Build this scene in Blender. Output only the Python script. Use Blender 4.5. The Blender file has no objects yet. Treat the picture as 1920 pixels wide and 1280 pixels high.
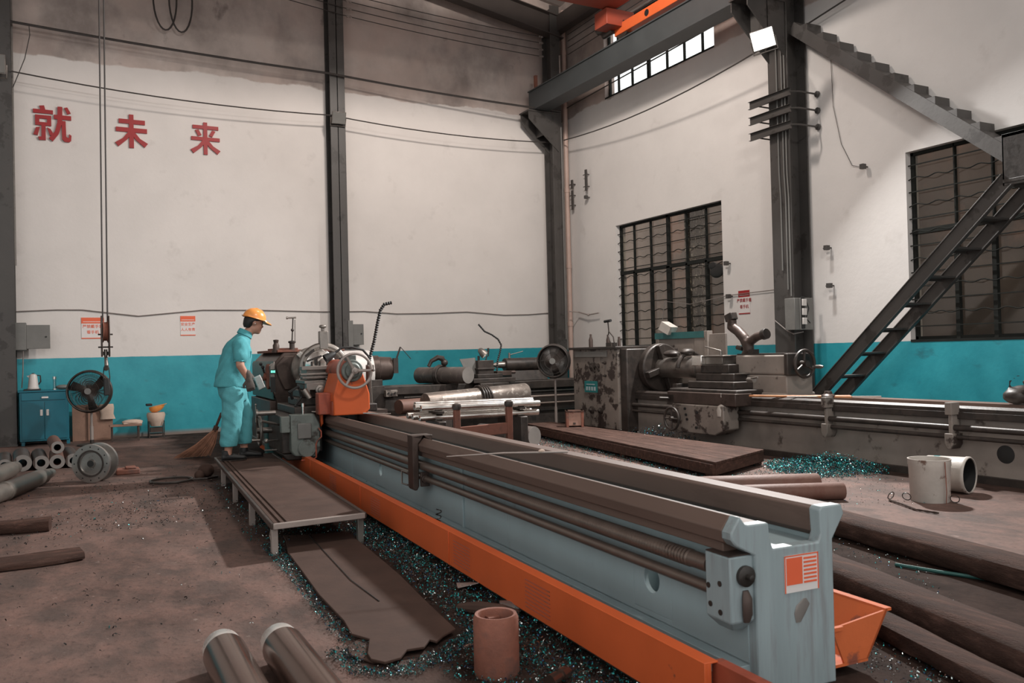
import bpy, bmesh, math, random
from mathutils import Vector, Matrix
R = math.radians
PI = math.pi
random.seed(7)
scn = bpy.context.scene
COL = scn.collection

# ---------------------------------------------------------------- camera
cam = bpy.data.cameras.new('camera'); cam.sensor_width = 36; cam.lens = 30.05; cam.clip_end = 200
co = bpy.data.objects.new('camera', cam); COL.objects.link(co)
yaw, pit, rol = R(28.03), R(0.7127), R(-1.392)
fw = Vector((math.sin(yaw)*math.cos(pit), math.cos(yaw)*math.cos(pit), math.sin(pit)))
rt = Vector((math.cos(yaw), -math.sin(yaw), 0)); up = rt.cross(fw)
r2 = rt*math.cos(rol)+up*math.sin(rol); u2 = up*math.cos(rol)-rt*math.sin(rol)
m = Matrix((r2, u2, -fw)).transposed().to_4x4(); m.translation = (0, 0, 1.35)
co.matrix_world = m
cam.dof.use_dof = True; cam.dof.focus_distance = 9.0; cam.dof.aperture_fstop = 5.6
scn.camera = co
# ---------------------------------------------------------------- exposure, world, lights
scn.view_settings.view_transform = 'Standard'; scn.view_settings.look = 'None'
scn.view_settings.gamma = 1; scn.view_settings.use_curve_mapping = False
scn.view_settings.exposure = -0.25
w = bpy.data.worlds.new('sky'); scn.world = w; w.use_nodes = True
w.node_tree.nodes['Background'].inputs[0].default_value = (1.0, 1.0, 0.99, 1)
w.node_tree.nodes['Background'].inputs[1].default_value = 1.5

def light(name, kind, loc, aim, energy, color, **k):
    l = bpy.data.lights.new(name, kind); l.energy = energy; l.color = color
    for a, b in k.items(): setattr(l, a, b)
    o = bpy.data.objects.new(name, l); COL.objects.link(o); o.location = loc
    o.rotation_euler = (Vector(aim)-Vector(loc)).to_track_quat('-Z', 'Y').to_euler()
    return o
light('flood_lamp_light', 'AREA', (9.06, 9.08, 5.77), (2.2, 6.0, 1.0), 1150, (1.0, 0.985, 0.96), shape='RECTANGLE', size=0.34, size_y=0.3, spread=R(160))
# unseen fill lights, added to brighten the lathes and the back wall
light('added_fill_light', 'AREA', (4.2, 1.0, 8.0), (4.2, 7.5, 1.0), 270, (1.0, 0.93, 0.86), shape='RECTANGLE', size=0.9, size_y=0.5)
light('added_fill_light', 'AREA', (5.6, 9.6, 8.3), (8.0, 16.7, 4.2), 460, (1.0, 0.90, 0.82), shape='RECTANGLE', size=0.9, size_y=0.5)

# ---------------------------------------------------------------- materials
def new(name):
    ma = bpy.data.materials.new(name); ma.use_nodes = True
    nt = ma.node_tree; return ma, nt, nt.nodes['Principled BSDF']
def node(nt, t, **k):
    n = nt.nodes.new(t)
    for a, b in k.items():
        if a == 'op': n.operation = b
        else: n.inputs[a].default_value = b
    return n
def noise(nt, vec, scale, detail=6, rough=.6):
    n = nt.nodes.new('ShaderNodeTexNoise'); n.inputs['Scale'].default_value = scale
    n.inputs['Detail'].default_value = detail; n.inputs['Roughness'].default_value = rough
    nt.links.new(vec, n.inputs['Vector']); return n.outputs['Fac']
def ramp(nt, fac, a, b):
    n = nt.nodes.new('ShaderNodeMapRange'); n.inputs['From Min'].default_value = a; n.inputs['From Max'].default_value = b
    nt.links.new(fac, n.inputs['Value']); return n.outputs['Result']
def mix(nt, fac, a, b):
    n = nt.nodes.new('ShaderNodeMix'); n.data_type = 'RGBA'
    for s, v in ((n.inputs['Factor'], fac), (n.inputs['A'], a), (n.inputs['B'], b)):
        if isinstance(v, (int, float)): s.default_value = v
        elif isinstance(v, tuple): s.default_value = v if len(v) == 4 else (*v, 1)
        else: nt.links.new(v, s)
    return n.outputs['Result']
def mth(nt, op, a, b=None, c=None):
    n = nt.nodes.new('ShaderNodeMath'); n.operation = op
    for i, v in enumerate((a, b, c)):
        if v is None: continue
        if isinstance(v, (int, float)): n.inputs[i].default_value = v
        else: nt.links.new(v, n.inputs[i])
    return n.outputs[0]
def bumpn(nt, bsdf, h, strength, dist=.01):
    b = nt.nodes.new('ShaderNodeBump'); b.inputs['Strength'].default_value = strength; b.inputs['Distance'].default_value = dist
    nt.links.new(h, b.inputs['Height']); nt.links.new(b.outputs[0], bsdf.inputs['Normal'])

def M(name, c, rough=.6, metal=0., var=.25, scale=4., c2=None, lo=.55, hi=.62, s2=6., bump=.15, stretch=None, emis=None):
    """one paint / metal / wood with uneven tone and, with c2, worn patches of another tone"""
    ma, nt, b = new(name)
    tc = nt.nodes.new('ShaderNodeTexCoord'); vec = tc.outputs['Object']
    if stretch:
        mp = nt.nodes.new('ShaderNodeMapping'); mp.inputs['Scale'].default_value = stretch
        nt.links.new(vec, mp.inputs['Vector']); vec = mp.outputs[0]
    f = noise(nt, vec, scale)
    col = mix(nt, ramp(nt, f, .3, .7), tuple(x*(1-var) for x in c), tuple(min(1, x*(1+var)) for x in c))
    if c2:
        g = noise(nt, vec, s2, 8, .65)
        col = mix(nt, ramp(nt, g, lo, hi), col, c2)
    nt.links.new(col, b.inputs['Base Color'])
    nt.links.new(ramp(nt, f, 1.2, -.2) if False else mth(nt, 'MULTIPLY_ADD', f, .25, rough-.12), b.inputs['Roughness'])
    b.inputs['Metallic'].default_value = metal
    if bump: bumpn(nt, b, noise(nt, vec, scale*9), bump)
    return ma

mt = {}
mt['steel_paint'] = M('grey_steel_paint', (.060,.054,.050), .5, 0, .15, 2, (.036,.031,.028), .56, .6, 3)
mt['beam'] = M('dark_beam_paint', (.052,.058,.06), .5, 0, .12, 1.5)
mt['beam_brown'] = M('brown_beam_paint', (.06,.048,.043), .55, 0, .15, 1.5)
mt['grey'] = M('pale_grey_machine_paint', (.335,.42,.44), .45, 0, .08, 2.2, (.20,.19,.185), .62, .8, 3, .05, (1,1,.35))
mt['grey_end'] = M('streaked_grey_machine_paint', (.29,.35,.365), .42, 0, .1, 5, (.19,.17,.17), .52, .8, 6, .05, (3,3,.22))
mt['grey_dark'] = M('dull_green_grey_paint', (.15,.17,.155), .5, .1, .2, 6, (.05,.042,.036), .55, .66, 5)
mt['orange'] = M('orange_machine_paint', (.62,.118,.035), .45, 0, .08, 2.5, (.22,.06,.035), .66, .7, 5, .06)
mt['orange_trough'] = M('matt_orange_paint', (.60,.13,.035), .75, 0, .1, 3, (.25,.07,.04), .6, .68, 5)
mt['orange_dirty'] = M('dirty_orange_paint', (.34,.07,.035), .5, 0, .2, 5, (.10,.05,.035), .52, .64, 5)
mt['rail'] = M('brown_oiled_steel', (.145,.098,.08), .6, .1, .15, 3, (.09,.06,.05), .55, .7, 4, .05, (1,.15,1))
mt['screw'] = M('dark_oiled_steel', (.21,.165,.14), .34, .6, .12, 6, None, bump=.05)
mt['castdark'] = M('oily_dark_casting', (.046,.036,.031), .45, .25, .35, 5, (.03,.025,.022), .52, .6, 7)
mt['castbrown'] = M('brown_dark_casting', (.08,.058,.05), .42, .35, .25, 4, (.05,.036,.03), .55, .65, 5)
mt['bright'] = M('bright_turned_steel', (.80,.77,.73), .24, 1, .08, 8, bump=0)
mt['steel'] = M('dull_steel', (.24,.215,.195), .38, .75, .18, 7, (.10,.075,.06), .6, .7, 6, .05)
mt['steelbar'] = M('brown_shaft_steel', (.165,.11,.09), .2, .8, .15, 2.5, None, bump=.02)
mt['billet'] = M('dull_black_steel_bar', (.13,.11,.10), .5, .4, .2, 5, (.20,.17,.15), .55, .62, 12)
mt['billet_shiny'] = M('scaly_steel_bar', (.24,.20,.175), .34, .6, .2, 5, (.42,.37,.33), .56, .60, 14, .3)
mt['cutface'] = M('sawn_grey_steel_face', (.22,.20,.185), .5, .3, .08, 6)
mt['cream'] = M('worn_cream_paint', (.20,.17,.148), .5, 0, .2, 3, (.04,.028,.024), .52, .57, 4.5, .08)
mt['cream_clean'] = M('stained_cream_paint', (.24,.205,.18), .55, 0, .2, 2.2, (.08,.06,.05), .60, .68, 5, .06)
mt['rust'] = M('orange_rust', (.23,.085,.055), .75, 0, .25, 9, (.12,.062,.05), .5, .65, 5, .3)
mt['rustrack'] = M('worn_orange_rack_paint', (.17,.062,.04), .65, .1, .2, 4, (.09,.04,.03), .55, .68, 5, .2)
mt['rustbar'] = M('reddish_rust_bar', (.14,.070,.052), .65, .1, .2, 4, (.13,.05,.035), .55, .68, 5, .2)
mt['wood'] = M('oil_soaked_timber', (.07,.038,.029), .7, 0, .4, 4, (.17,.085,.065), .55, .7, 5, .9, (1,6,6))
mt['woody'] = M('oil_soaked_timber_lengthwise', (.075,.043,.034), .8, 0, .4, 4, (.15,.085,.067), .55, .72, 4, .9, (6,.8,6))
mt['board'] = M('brown_steel_plate', (.068,.040,.031), .82, .0, .22, 3.5, (.085,.057,.046), .6, .75, 3, .12)
mt['board'].node_tree.nodes['Principled BSDF'].inputs['Specular IOR Level'].default_value = .22
for k_ in ('wood','woody','grey','grey_end','rail','orange','castbrown'): mt[k_].node_tree.nodes['Principled BSDF'].inputs['Specular IOR Level'].default_value = .15 if 'wood' in k_ else .25
mt['plywood'] = M('raw_plywood', (.27,.155,.11), .7, 0, .18, 5, (.16,.085,.06), .58, .68, 5)
mt['crate'] = M('crate_wood', (.36,.21,.16), .7, 0, .2, 6, (.2,.08,.06), .6, .68, 6)
mt['blue_cab'] = M('blue_cabinet_paint', (.004,.125,.175), .4, 0, .12, 2, (.02,.05,.07), .68, .75, 5, .03)
mt['white'] = M('white_plastic', (.62,.58,.55), .35, 0, .04, 3, bump=0)
mt['dirtywhite'] = M('dirty_white_tin', (.46,.42,.38), .45, 0, .12, 6, (.15,.09,.07), .58, .66, 9)
mt['black'] = M('black_rubber', (.012,.012,.012), .55, 0, .2, 8, bump=0)
mt['cable'] = M('dark_cable', (.045,.038,.035), .6, 0, .2, 8, bump=0)
mt['cablepale'] = M('pale_grey_cable', (.22,.19,.175), .6, 0, .1, 8, bump=0)
mt['cablegreen'] = M('green_cable', (.03,.11,.10), .45, 0, .1, 8, bump=0)
mt['red'] = M('red_sign_paint', (.33,.012,.014), .5, 0, .1, 3, bump=0)
mt['signred'] = M('sign_orange', (.78,.13,.05), .5, 0, .05, 3, bump=0)
mt['signwhite'] = M('sign_white', (.72,.68,.66), .5, 0, .03, 3, bump=0)
mt['pipe'] = M('pinkish_plastic_pipe', (.46,.33,.28), .5, 0, .12, 2)
mt['boxgrey'] = M('grey_switch_box_paint', (.16,.155,.145), .5, 0, .12, 4)
mt['teal'] = M('worker_teal_cotton', (.075,.34,.38), .85, 0, .10, 7, bump=.35)
mt['teal2'] = M('worker_teal_trousers', (.09,.35,.39), .85, 0, .10, 7, bump=.35)
mt['skin'] = M('skin', (.42,.215,.15), .5, 0, .06, 9, bump=.02)
mt['hair'] = M('black_hair', (.012,.01,.009), .6, 0, .3, 40)
mt['helmet'] = M('orange_yellow_helmet_plastic', (.85,.33,.085), .25, 0, .05, 4, bump=0)
mt['glove'] = M('grimy_knit_glove', (.10,.085,.075), .9, 0, .35, 18, (.25,.22,.2), .58, .66, 9, .5)
mt['rag'] = M('pale_grey_metal_sheet', (.5,.47,.45), .5, 0, .05, 6)
mt['straw'] = M('broom_straw', (.27,.13,.08), .8, 0, .35, 12)
mt['nameplate'] = M('teal_nameplate', (.015,.17,.17), .45, 0, .2, 20)
mt['pinkmetal'] = M('pinkish_galvanised', (.32,.27,.245), .45, .2, .12, 4)
mt['copper'] = M('bamboo_brown', (.50,.22,.10), .5, 0, .2, 12)
mt['girder'] = M('crane_red_oxide', (.27,.05,.026), .5, 0, .12, 2)
mt['gunmetal'] = M('green_grey_platform_edge', (.15,.145,.13), .45, .4, .15, 4)
mt['greenframe'] = M('dark_green_window_paint', (.022,.023,.021), .85, 0, .15, 6)
mt['greenframe'].node_tree.nodes['Principled BSDF'].inputs['Specular IOR Level'].default_value = .1
mt['cloth'] = M('pale_cloth', (.55,.42,.34), .9, 0, .12, 9)
mt['tealdark'] = M('dark_teal_paint', (.03,.13,.13), .5, 0, .2, 5)
mt['shaftgrey'] = M('dirty_grey_turned_steel', (.16,.14,.122), .42, .5, .2, 6)
mt['turned'] = M('pale_turned_steel', (.72,.68,.64), .3, .45, .05, 6, bump=0)
mt['alu'] = M('brushed_disc_steel', (.42,.40,.38), .3, .9, .08, 9, bump=.02)

def glass_mat(name, tint, amt):
    ma, nt, b = new(name)
    nt.nodes.remove(b); out = nt.nodes['Material Output']
    tr = nt.nodes.new('ShaderNodeBsdfTransparent'); tr.inputs[0].default_value = (*tint, 1)
    gl = nt.nodes.new('ShaderNodeBsdfGlossy'); gl.inputs['Roughness'].default_value = .12; gl.inputs[0].default_value = (1,1,1,1)
    mx = nt.nodes.new('ShaderNodeMixShader'); mx.inputs[0].default_value = amt
    nt.links.new(tr.outputs[0], mx.inputs[1]); nt.links.new(gl.outputs[0], mx.inputs[2]); nt.links.new(mx.outputs[0], out.inputs[0])
    return ma
mt['glass'] = glass_mat('dusty_window_glass', (.80,.78,.74), .07)
mt['glass_plain'] = glass_mat('window_glass', (.97,.98,.98), .03)
mt['glass_clear'] = glass_mat('thin_clear_glass', (.75,.78,.78), .12)
mt['mesh'] = glass_mat('fine_fan_mesh', (.5,.5,.5), .03)

def emis(name, c, s):
    ma, nt, b = new(name); b.inputs['Base Color'].default_value = (*c, 1)
    b.inputs['Emission Color'].default_value = (*c, 1); b.inputs['Emission Strength'].default_value = s; return ma
mt['led'] = emis('lit_led_panel', (.95,1,.99), 14)
mt['digits'] = emis('green_lit_digits', (.2,1,.7), 1.6)
mt['bulb'] = emis('lit_work_lamp', (1,.95,.85), 9)

def wall_mat(name, blue_z, plaster_z, base):
    ma, nt, b = new(name)
    g = nt.nodes.new('ShaderNodeNewGeometry'); pos = g.outputs['Position']
    sx = nt.nodes.new('ShaderNodeSeparateXYZ'); nt.links.new(pos, sx.inputs[0]); z = sx.outputs['Z']
    paint = mix(nt, ramp(nt, noise(nt, pos, .9), .35, .65), tuple(c*.95 for c in base), tuple(c*1.03 for c in base))
    smudge = noise(nt, pos, 2.3, 7, .6)
    paint = mix(nt, mth(nt, 'MULTIPLY', ramp(nt, smudge, .62, .8), .35), paint, (.38,.34,.31))
    mp = nt.nodes.new('ShaderNodeMapping'); mp.inputs['Scale'].default_value = (1, 1, .8); nt.links.new(pos, mp.inputs['Vector'])
    big = noise(nt, mp.outputs[0], .8, 9, .62)
    pl = mix(nt, ramp(nt, big, .36, .62), (.27,.225,.205), (.56,.48,.44))
    pl = mix(nt, ramp(nt, noise(nt, pos, .6, 3), .45, .7), pl, (.56,.44,.39))
    hole = ramp(nt, noise(nt, mp.outputs[0], 1.5, 5, .55), .66, .72)
    pl = mix(nt, mth(nt, 'MULTIPLY', hole, .6), pl, (.13,.105,.095))
    zz = mth(nt, 'ADD', z, mth(nt, 'MULTIPLY', mth(nt, 'SUBTRACT', noise(nt, pos, 1.4, 8, .55), .5), .28))
    col = mix(nt, ramp(nt, zz, plaster_z-.015, plaster_z+.015), paint, pl)
    blue = mix(nt, ramp(nt, noise(nt, pos, 2.0), .35, .65), (.022,.275,.335), (.036,.345,.41))
    mp2 = nt.nodes.new('ShaderNodeMapping'); mp2.inputs['Scale'].default_value = (1, 1, 2); nt.links.new(pos, mp2.inputs['Vector'])
    blue = mix(nt, mth(nt, 'MULTIPLY', ramp(nt, noise(nt, mp2.outputs[0], 2.7, 6), .62, .74), .6), blue, (.03,.13,.15))
    blue = mix(nt, ramp(nt, z, .10, .03), blue, (.22,.18,.16))
    zb = mth(nt, 'ADD', z, mth(nt, 'MULTIPLY', mth(nt, 'SUBTRACT', noise(nt, pos, 6, 4), .5), .012))
    col = mix(nt, ramp(nt, zb, blue_z+.002, blue_z-.002), col, blue)
    nt.links.new(col, b.inputs['Base Color']); b.inputs['Roughness'].default_value = .72
    rr = ramp(nt, z, blue_z+.01, blue_z); nt.links.new(mth(nt, 'MULTIPLY_ADD', rr, -.3, .75), b.inputs['Roughness'])
    bumpn(nt, b, mth(nt, 'ADD', noise(nt, pos, 14), mth(nt, 'MULTIPLY', big, ramp(nt, zz, plaster_z-.02, plaster_z+.3))), .15, .015)
    return ma
mt['wall_back'] = wall_mat('back_wall_paint', 1.435, 6.66, (.70,.655,.625))
mt['wall_right'] = wall_mat('right_wall_paint', 1.37, 6.62, (.68,.645,.62))

def floor_mat():
    ma, nt, b = new('oil_stained_concrete')
    g = nt.nodes.new('ShaderNodeNewGeometry'); pos = g.outputs['Position']
    mp = nt.nodes.new('ShaderNodeMapping'); mp.inputs['Scale'].default_value = (1.25, .8, 1); mp.inputs['Rotation'].default_value = (0,0,.4); nt.links.new(pos, mp.inputs['Vector'])
    v = mp.outputs[0]
    n1 = noise(nt, v, 1.1, 10, .62); n2 = noise(nt, v, 4.5, 10, .7); n3 = noise(nt, v, 24, 6, .7)
    col = mix(nt, ramp(nt, n1, .34, .68), (.062,.039,.032), (.185,.120,.101))
    col = mix(nt, mth(nt, 'MULTIPLY', ramp(nt, n2, .42, .66), .6), col, (.235,.132,.107))
    col = mix(nt, mth(nt, 'MULTIPLY', ramp(nt, noise(nt, v, 1.9, 6, .55), .52, .62), .65), col, (.075,.055,.048))
    col = mix(nt, mth(nt, 'MULTIPLY', ramp(nt, n3, .53, .66), .62), col, (.05,.034,.028))
    col = mix(nt, mth(nt, 'MULTIPLY', ramp(nt, noise(nt, v, 11, 5, .6), .66, .72), .5), col, (.36,.27,.235))
    # oil-blackened ground round the long lathe, and the dark strip along the far wall machines
    sx = nt.nodes.new('ShaderNodeSeparateXYZ'); nt.links.new(pos, sx.inputs[0])
    x, y = sx.outputs['X'], sx.outputs['Y']
    wob = mth(nt, 'MULTIPLY', mth(nt, 'SUBTRACT', noise(nt, pos, 1.3, 5), .5), .9)
    u = mth(nt, 'ADD', mth(nt, 'SUBTRACT', x, mth(nt, 'MULTIPLY', y, .03)), wob)
    left = ramp(nt, u, 1.0, 1.35)
    # right limit of the black ground: the paler walkway runs diagonally between both lathes
    lim = mth(nt, 'SUBTRACT', u, mth(nt, 'MULTIPLY', mth(nt, 'SUBTRACT', 0.0, y), -.05))
    right = ramp(nt, mth(nt, 'ADD', u, mth(nt, 'MULTIPLY', y, -.13)), 4.35, 4.05)
    dark = mth(nt, 'MULTIPLY', left, right)
    mx = mth(nt, 'MULTIPLY', ramp(nt, mth(nt, 'ADD', x, wob), 7.1, 7.4), .85)
    dark = mth(nt, 'MAXIMUM', dark, mx)
    far = mth(nt, 'MULTIPLY', ramp(nt, mth(nt, 'ADD', y, wob), 11.0, 11.8), ramp(nt, x, 3.0, 3.6))
    dark = mth(nt, 'MAXIMUM', dark, far)
    dk = mix(nt, ramp(nt, n2, .35, .7), (.018,.012,.010), (.055,.037,.031))
    col = mix(nt, mth(nt, 'MULTIPLY', dark, .92), col, dk)
    nt.links.new(mth(nt, 'MULTIPLY_ADD', dark, -.25, .28), b.inputs['Specular IOR Level'])
    nt.links.new(col, b.inputs['Base Color'])
    nt.links.new(mth(nt, 'MULTIPLY_ADD', n1, .35, .58), b.inputs['Roughness'])
    bumpn(nt, b, mth(nt, 'ADD', n2, mth(nt, 'MULTIPLY', n3, .6)), .45, .02)
    return ma
mt['floor'] = floor_mat()

# ---------------------------------------------------------------- mesh building
W = {}
def basis(d):
    d = Vector(d).normalized(); a = Vector((0,0,1)) if abs(d.z) < .95 else Vector((1,0,0))
    x = a.cross(d).normalized(); return x, d.cross(x), d
class MB:
    def __init__(s): s.v = []; s.f = []
    def add(s, vs, fs):
        n = len(s.v); s.v += [Vector(v) for v in vs]; s.f += [tuple(i+n for i in f) for f in fs]; return s
    def box(s, a, b, rz=0, tilt=None):
        """box between corners a, b; optional rotation (about own centre)"""
        a, b = Vector(a), Vector(b); c = (a+b)/2; h = (b-a)/2
        rm = Matrix.Rotation(rz, 3, 'Z')
        if tilt: rm = rm @ Matrix.Rotation(tilt[1], 3, tilt[0])
        vs = [c + rm @ Vector((h.x*i, h.y*j, h.z*k)) for i in (-1,1) for j in (-1,1) for k in (-1,1)]
        return s.add(vs, [(0,1,3,2),(4,6,7,5),(0,4,5,1),(2,3,7,6),(0,2,6,4),(1,5,7,3)])
    def beam(s, p, q, wd, ht, upv=(0,0,1)):
        """rectangular bar from p to q"""
        p, q = Vector(p), Vector(q); d = (q-p).normalized(); u = Vector(upv)
        x = d.cross(u).normalized(); z = x.cross(d)
        vs = [o + x*wd/2*i + z*ht/2*k for o in (p, q) for i, k in ((-1,-1),(1,-1),(1,1),(-1,1))]
        return s.add(vs, [(3,2,1,0),(4,5,6,7),(0,1,5,4),(1,2,6,5),(2,3,7,6),(3,0,4,7)])
    def tube(s, pts, r, seg=12, caps=True, closed=False):
        pts = [Vector(p) for p in pts]; n = len(pts); rr = r if isinstance(r, (list, tuple)) else [r]*n
        vs, fs = [], []; px = None
        for i, p in enumerate(pts):
            if closed: d = pts[(i+1) % n]-pts[i-1]
            else: d = pts[min(i+1, n-1)]-pts[max(i-1, 0)]
            d.normalize()
            if px is None: x, y, _ = basis(d)
            else:
                x = (px - d*px.dot(d)).normalized(); y = d.cross(x)
            px = x
            vs += [p + (x*math.cos(2*PI*k/seg)+y*math.sin(2*PI*k/seg))*rr[i] for k in range(seg)]
        for i in range(n if closed else n-1):
            j = (i+1) % n
            for k in range(seg): fs.append((i*seg+k, i*seg+(k+1) % seg, j*seg+(k+1) % seg, j*seg+k))
        if caps and not closed:
            fs.append(tuple(range(seg-1, -1, -1))); fs.append(tuple((n-1)*seg+k for k in range(seg)))
        return s.add(vs, fs)
    def cyl(s, p, q, r, r1=None, seg=24, caps=True): return s.tube([p, q], [r, r if r1 is None else r1], seg, caps)
    def lathe(s, p, d, prof, seg=32, caps=True):
        """profile [(distance along axis, radius)] turned about the axis from p in direction d; caps close ends with radius>0"""
        x, y, z = basis(d); p = Vector(p); vs, fs = [], []; n = len(prof)
        for t, r in prof: vs += [p + z*t + (x*math.cos(2*PI*k/seg)+y*math.sin(2*PI*k/seg))*max(r, 1e-4) for k in range(seg)]
        for i in range(n-1):
            for k in range(seg): fs.append((i*seg+k, i*seg+(k+1) % seg, (i+1)*seg+(k+1) % seg, (i+1)*seg+k))
        if caps: fs.append(tuple(range(seg-1, -1, -1))); fs.append(tuple((n-1)*seg+k for k in range(seg)))
        return s.add(vs, fs)
    def ring(s, c, d, r, t, seg=40, ts=10, a0=0, a1=2*PI):
        x, y, z = basis(d); c = Vector(c); full = abs(a1-a0-2*PI) < 1e-6
        pts = [c + (x*math.cos(a0+(a1-a0)*k/seg)+y*math.sin(a0+(a1-a0)*k/seg))*r for k in range(seg if full else seg+1)]
        return s.tube(pts, t, ts, True, full)
    def hollow(s, p, q, ro, ri, seg=32):
        L = (Vector(q)-Vector(p)).length
        prof = [(0,ri),(0,ro),(L,ro),(L,ri),(0,ri)]
        return s.lathe(p, Vector(q)-Vector(p), prof, seg, False)
    def prism(s, poly, p, d, upv=(0,0,1)):
        """polygon [(a,b)] in the plane across d (a sideways, b up) swept from p by vector d"""
        p, d = Vector(p), Vector(d); u = Vector(upv); x = d.cross(u).normalized()
        vs = [p + x*a + u*b for a, b in poly]; n = len(vs); vs += [v+d for v in vs]
        fs = [tuple(range(n)), tuple(range(2*n-1, n-1, -1))] + [(i, i+n, (i+1) % n+n, (i+1) % n) for i in range(n)]
        return s.add(vs, fs)
    def plate(s, pts, t):
        """polygon of 3-D points thickened by vector t"""
        t = Vector(t); n = len(pts); vs = [Vector(p) for p in pts]; vs += [v+t for v in vs]
        fs = [tuple(range(n-1, -1, -1)), tuple(range(n, 2*n))] + [(i, (i+1) % n, (i+1) % n+n, i+n) for i in range(n)]
        return s.add(vs, fs)
    def loft(s, rings, seg=24, caps=True):
        """rings: (centre, half-axis a, half-axis b) vectors"""
        vs, fs = [], []
        for c, a, b in rings:
            c, a, b = Vector(c), Vector(a), Vector(b)
            vs += [c + a*math.cos(2*PI*k/seg) + b*math.sin(2*PI*k/seg) for k in range(seg)]
        for i in range(len(rings)-1):
            for k in range(seg): fs.append((i*seg+k, i*seg+(k+1) % seg, (i+1)*seg+(k+1) % seg, (i+1)*seg+k))
        if caps: fs.append(tuple(range(seg-1, -1, -1))); fs.append(tuple((len(rings)-1)*seg+k for k in range(seg)))
        return s.add(vs, fs)
    def ball(s, c, r, seg=16, sc=(1,1,1)):
        c = Vector(c); n = seg//2
        return s.loft([(c+Vector((0,0,-math.cos(PI*i/n)*r*sc[2])), (max(1e-4, math.sin(PI*i/n)*r*sc[0]),0,0), (0,max(1e-4, math.sin(PI*i/n)*r*sc[1]),0)) for i in range(n+1)], seg)
    def mesh(s, name, smooth=35):
        me = bpy.data.meshes.new(name); me.from_pydata([tuple(v) for v in s.v], [], s.f)
        bm = bmesh.new(); bm.from_mesh(me); bmesh.ops.recalc_face_normals(bm, faces=bm.faces)
        bm.to_mesh(me); bm.free()
        me.shade_smooth(); me.set_sharp_from_angle(angle=R(smooth)); return me
    def build(s, name, mat, parent=None, local=False, bevel=0, smooth=35, label=None):
        if parent is not None:
            wm = W[parent.name]
            if not local:
                inv = wm.inverted(); s.v = [inv @ v for v in s.v]
            o = bpy.data.objects.new(name, s.mesh(name, smooth)); o.parent = parent; W_new = wm
        else:
            lo = Vector([min(v[i] for v in s.v) for i in range(3)]); hi = Vector([max(v[i] for v in s.v) for i in range(3)])
            base = Vector(((lo.x+hi.x)/2, (lo.y+hi.y)/2, lo.z)); s.v = [v-base for v in s.v]
            o = bpy.data.objects.new(name, s.mesh(name, smooth)); o.location = base; W_new = Matrix.Translation(base)
        COL.objects.link(o); W[o.name] = W_new
        if mat: o.data.materials.append(mt[mat] if isinstance(mat, str) else mat)
        if bevel:
            bv = o.modifiers.new('bevel', 'BEVEL'); bv.width = bevel; bv.segments = 2; bv.limit_method = 'ANGLE'; bv.angle_limit = R(40)
        if label: o['label'] = label
        return o
def tag(o, label, cat, group=None):
    o['label'] = label; o['category'] = cat
    if group: o['group'] = group
    return o
def stuff(o, label, cat): tag(o, label, cat); o['kind'] = 'stuff'; return o
def struct(o): o['kind'] = 'structure'; return o
def thing(name, label, cat, loc=(0,0,0), rz=0, group=None):
    o = bpy.data.objects.new(name, None); COL.objects.link(o); o.location = loc; o.rotation_euler = (0,0,rz)
    o.empty_display_size = .1; W[o.name] = Matrix.Translation(loc) @ Matrix.Rotation(rz, 4, 'Z')
    return tag(o, label, cat, group)
def copy_tree(o, parent=None, loc=None, label=None):
    c = o.copy(); COL.objects.link(c)
    if parent is not None: c.parent = parent
    if loc is not None: c.location = loc
    if label: c['label'] = label
    kids = [k for k in bpy.data.objects if k.parent == o]
    for k in kids: copy_tree(k, c)
    return c
def fuse(mb, voxel, sm=6):
    """fuse overlapping pieces into one continuous skin"""
    me = mb.mesh('fuse'); o = bpy.data.objects.new('fuse', me); COL.objects.link(o)
    rm = o.modifiers.new('r', 'REMESH'); rm.mode = 'VOXEL'; rm.voxel_size = voxel
    s_ = o.modifiers.new('s', 'SMOOTH'); s_.iterations = sm; s_.factor = .5
    dg = bpy.context.evaluated_depsgraph_get(); e = o.evaluated_get(dg).to_mesh()
    out = MB(); out.v = [v.co.copy() for v in e.vertices]; out.f = [tuple(p.vertices) for p in e.polygons]
    bpy.data.objects.remove(o); return out
def text_mb(txt, size, org, right, upv, depth=.004, bold=0., cx=True, spacing=1.0):
    """writing in the built-in font, standing at org, running along 'right'"""
    cu = bpy.data.curves.new('t', 'FONT'); cu.body = txt; cu.size = size; cu.extrude = depth/2; cu.offset = bold
    cu.align_x = 'CENTER' if cx else 'LEFT'; cu.align_y = 'CENTER'; cu.resolution_u = 3; cu.space_character = spacing
    o = bpy.data.objects.new('t', cu); COL.objects.link(o)
    dg = bpy.context.evaluated_depsgraph_get(); e = o.evaluated_get(dg).to_mesh()
    r_, u_ = Vector(right).normalized(), Vector(upv).normalized(); n_ = r_.cross(u_); org = Vector(org)
    out = MB(); out.v = [org + r_*v.co.x + u_*v.co.y + n_*v.co.z for v in e.vertices]; out.f = [tuple(p.vertices) for p in e.polygons]
    bpy.data.objects.remove(o); return out
def sag(p, q, s_, n=14):
    p, q = Vector(p), Vector(q)
    return [p.lerp(q, i/n) - Vector((0,0,4*s_*(i/n)*(1-i/n))) for i in range(n+1)]
#PART2
# ================================================================ THE SETTING
XW, D = 10.3, 16.7
struct(MB().box((-7.5,-6,-.2), (XW+.25, D+.25, 0)).build('floor', 'floor'))
struct(MB().box((-7.5,D,0), (XW+.25, D+.25, 12)).build('wall_back', 'wall_back'))
wr = MB()
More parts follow.
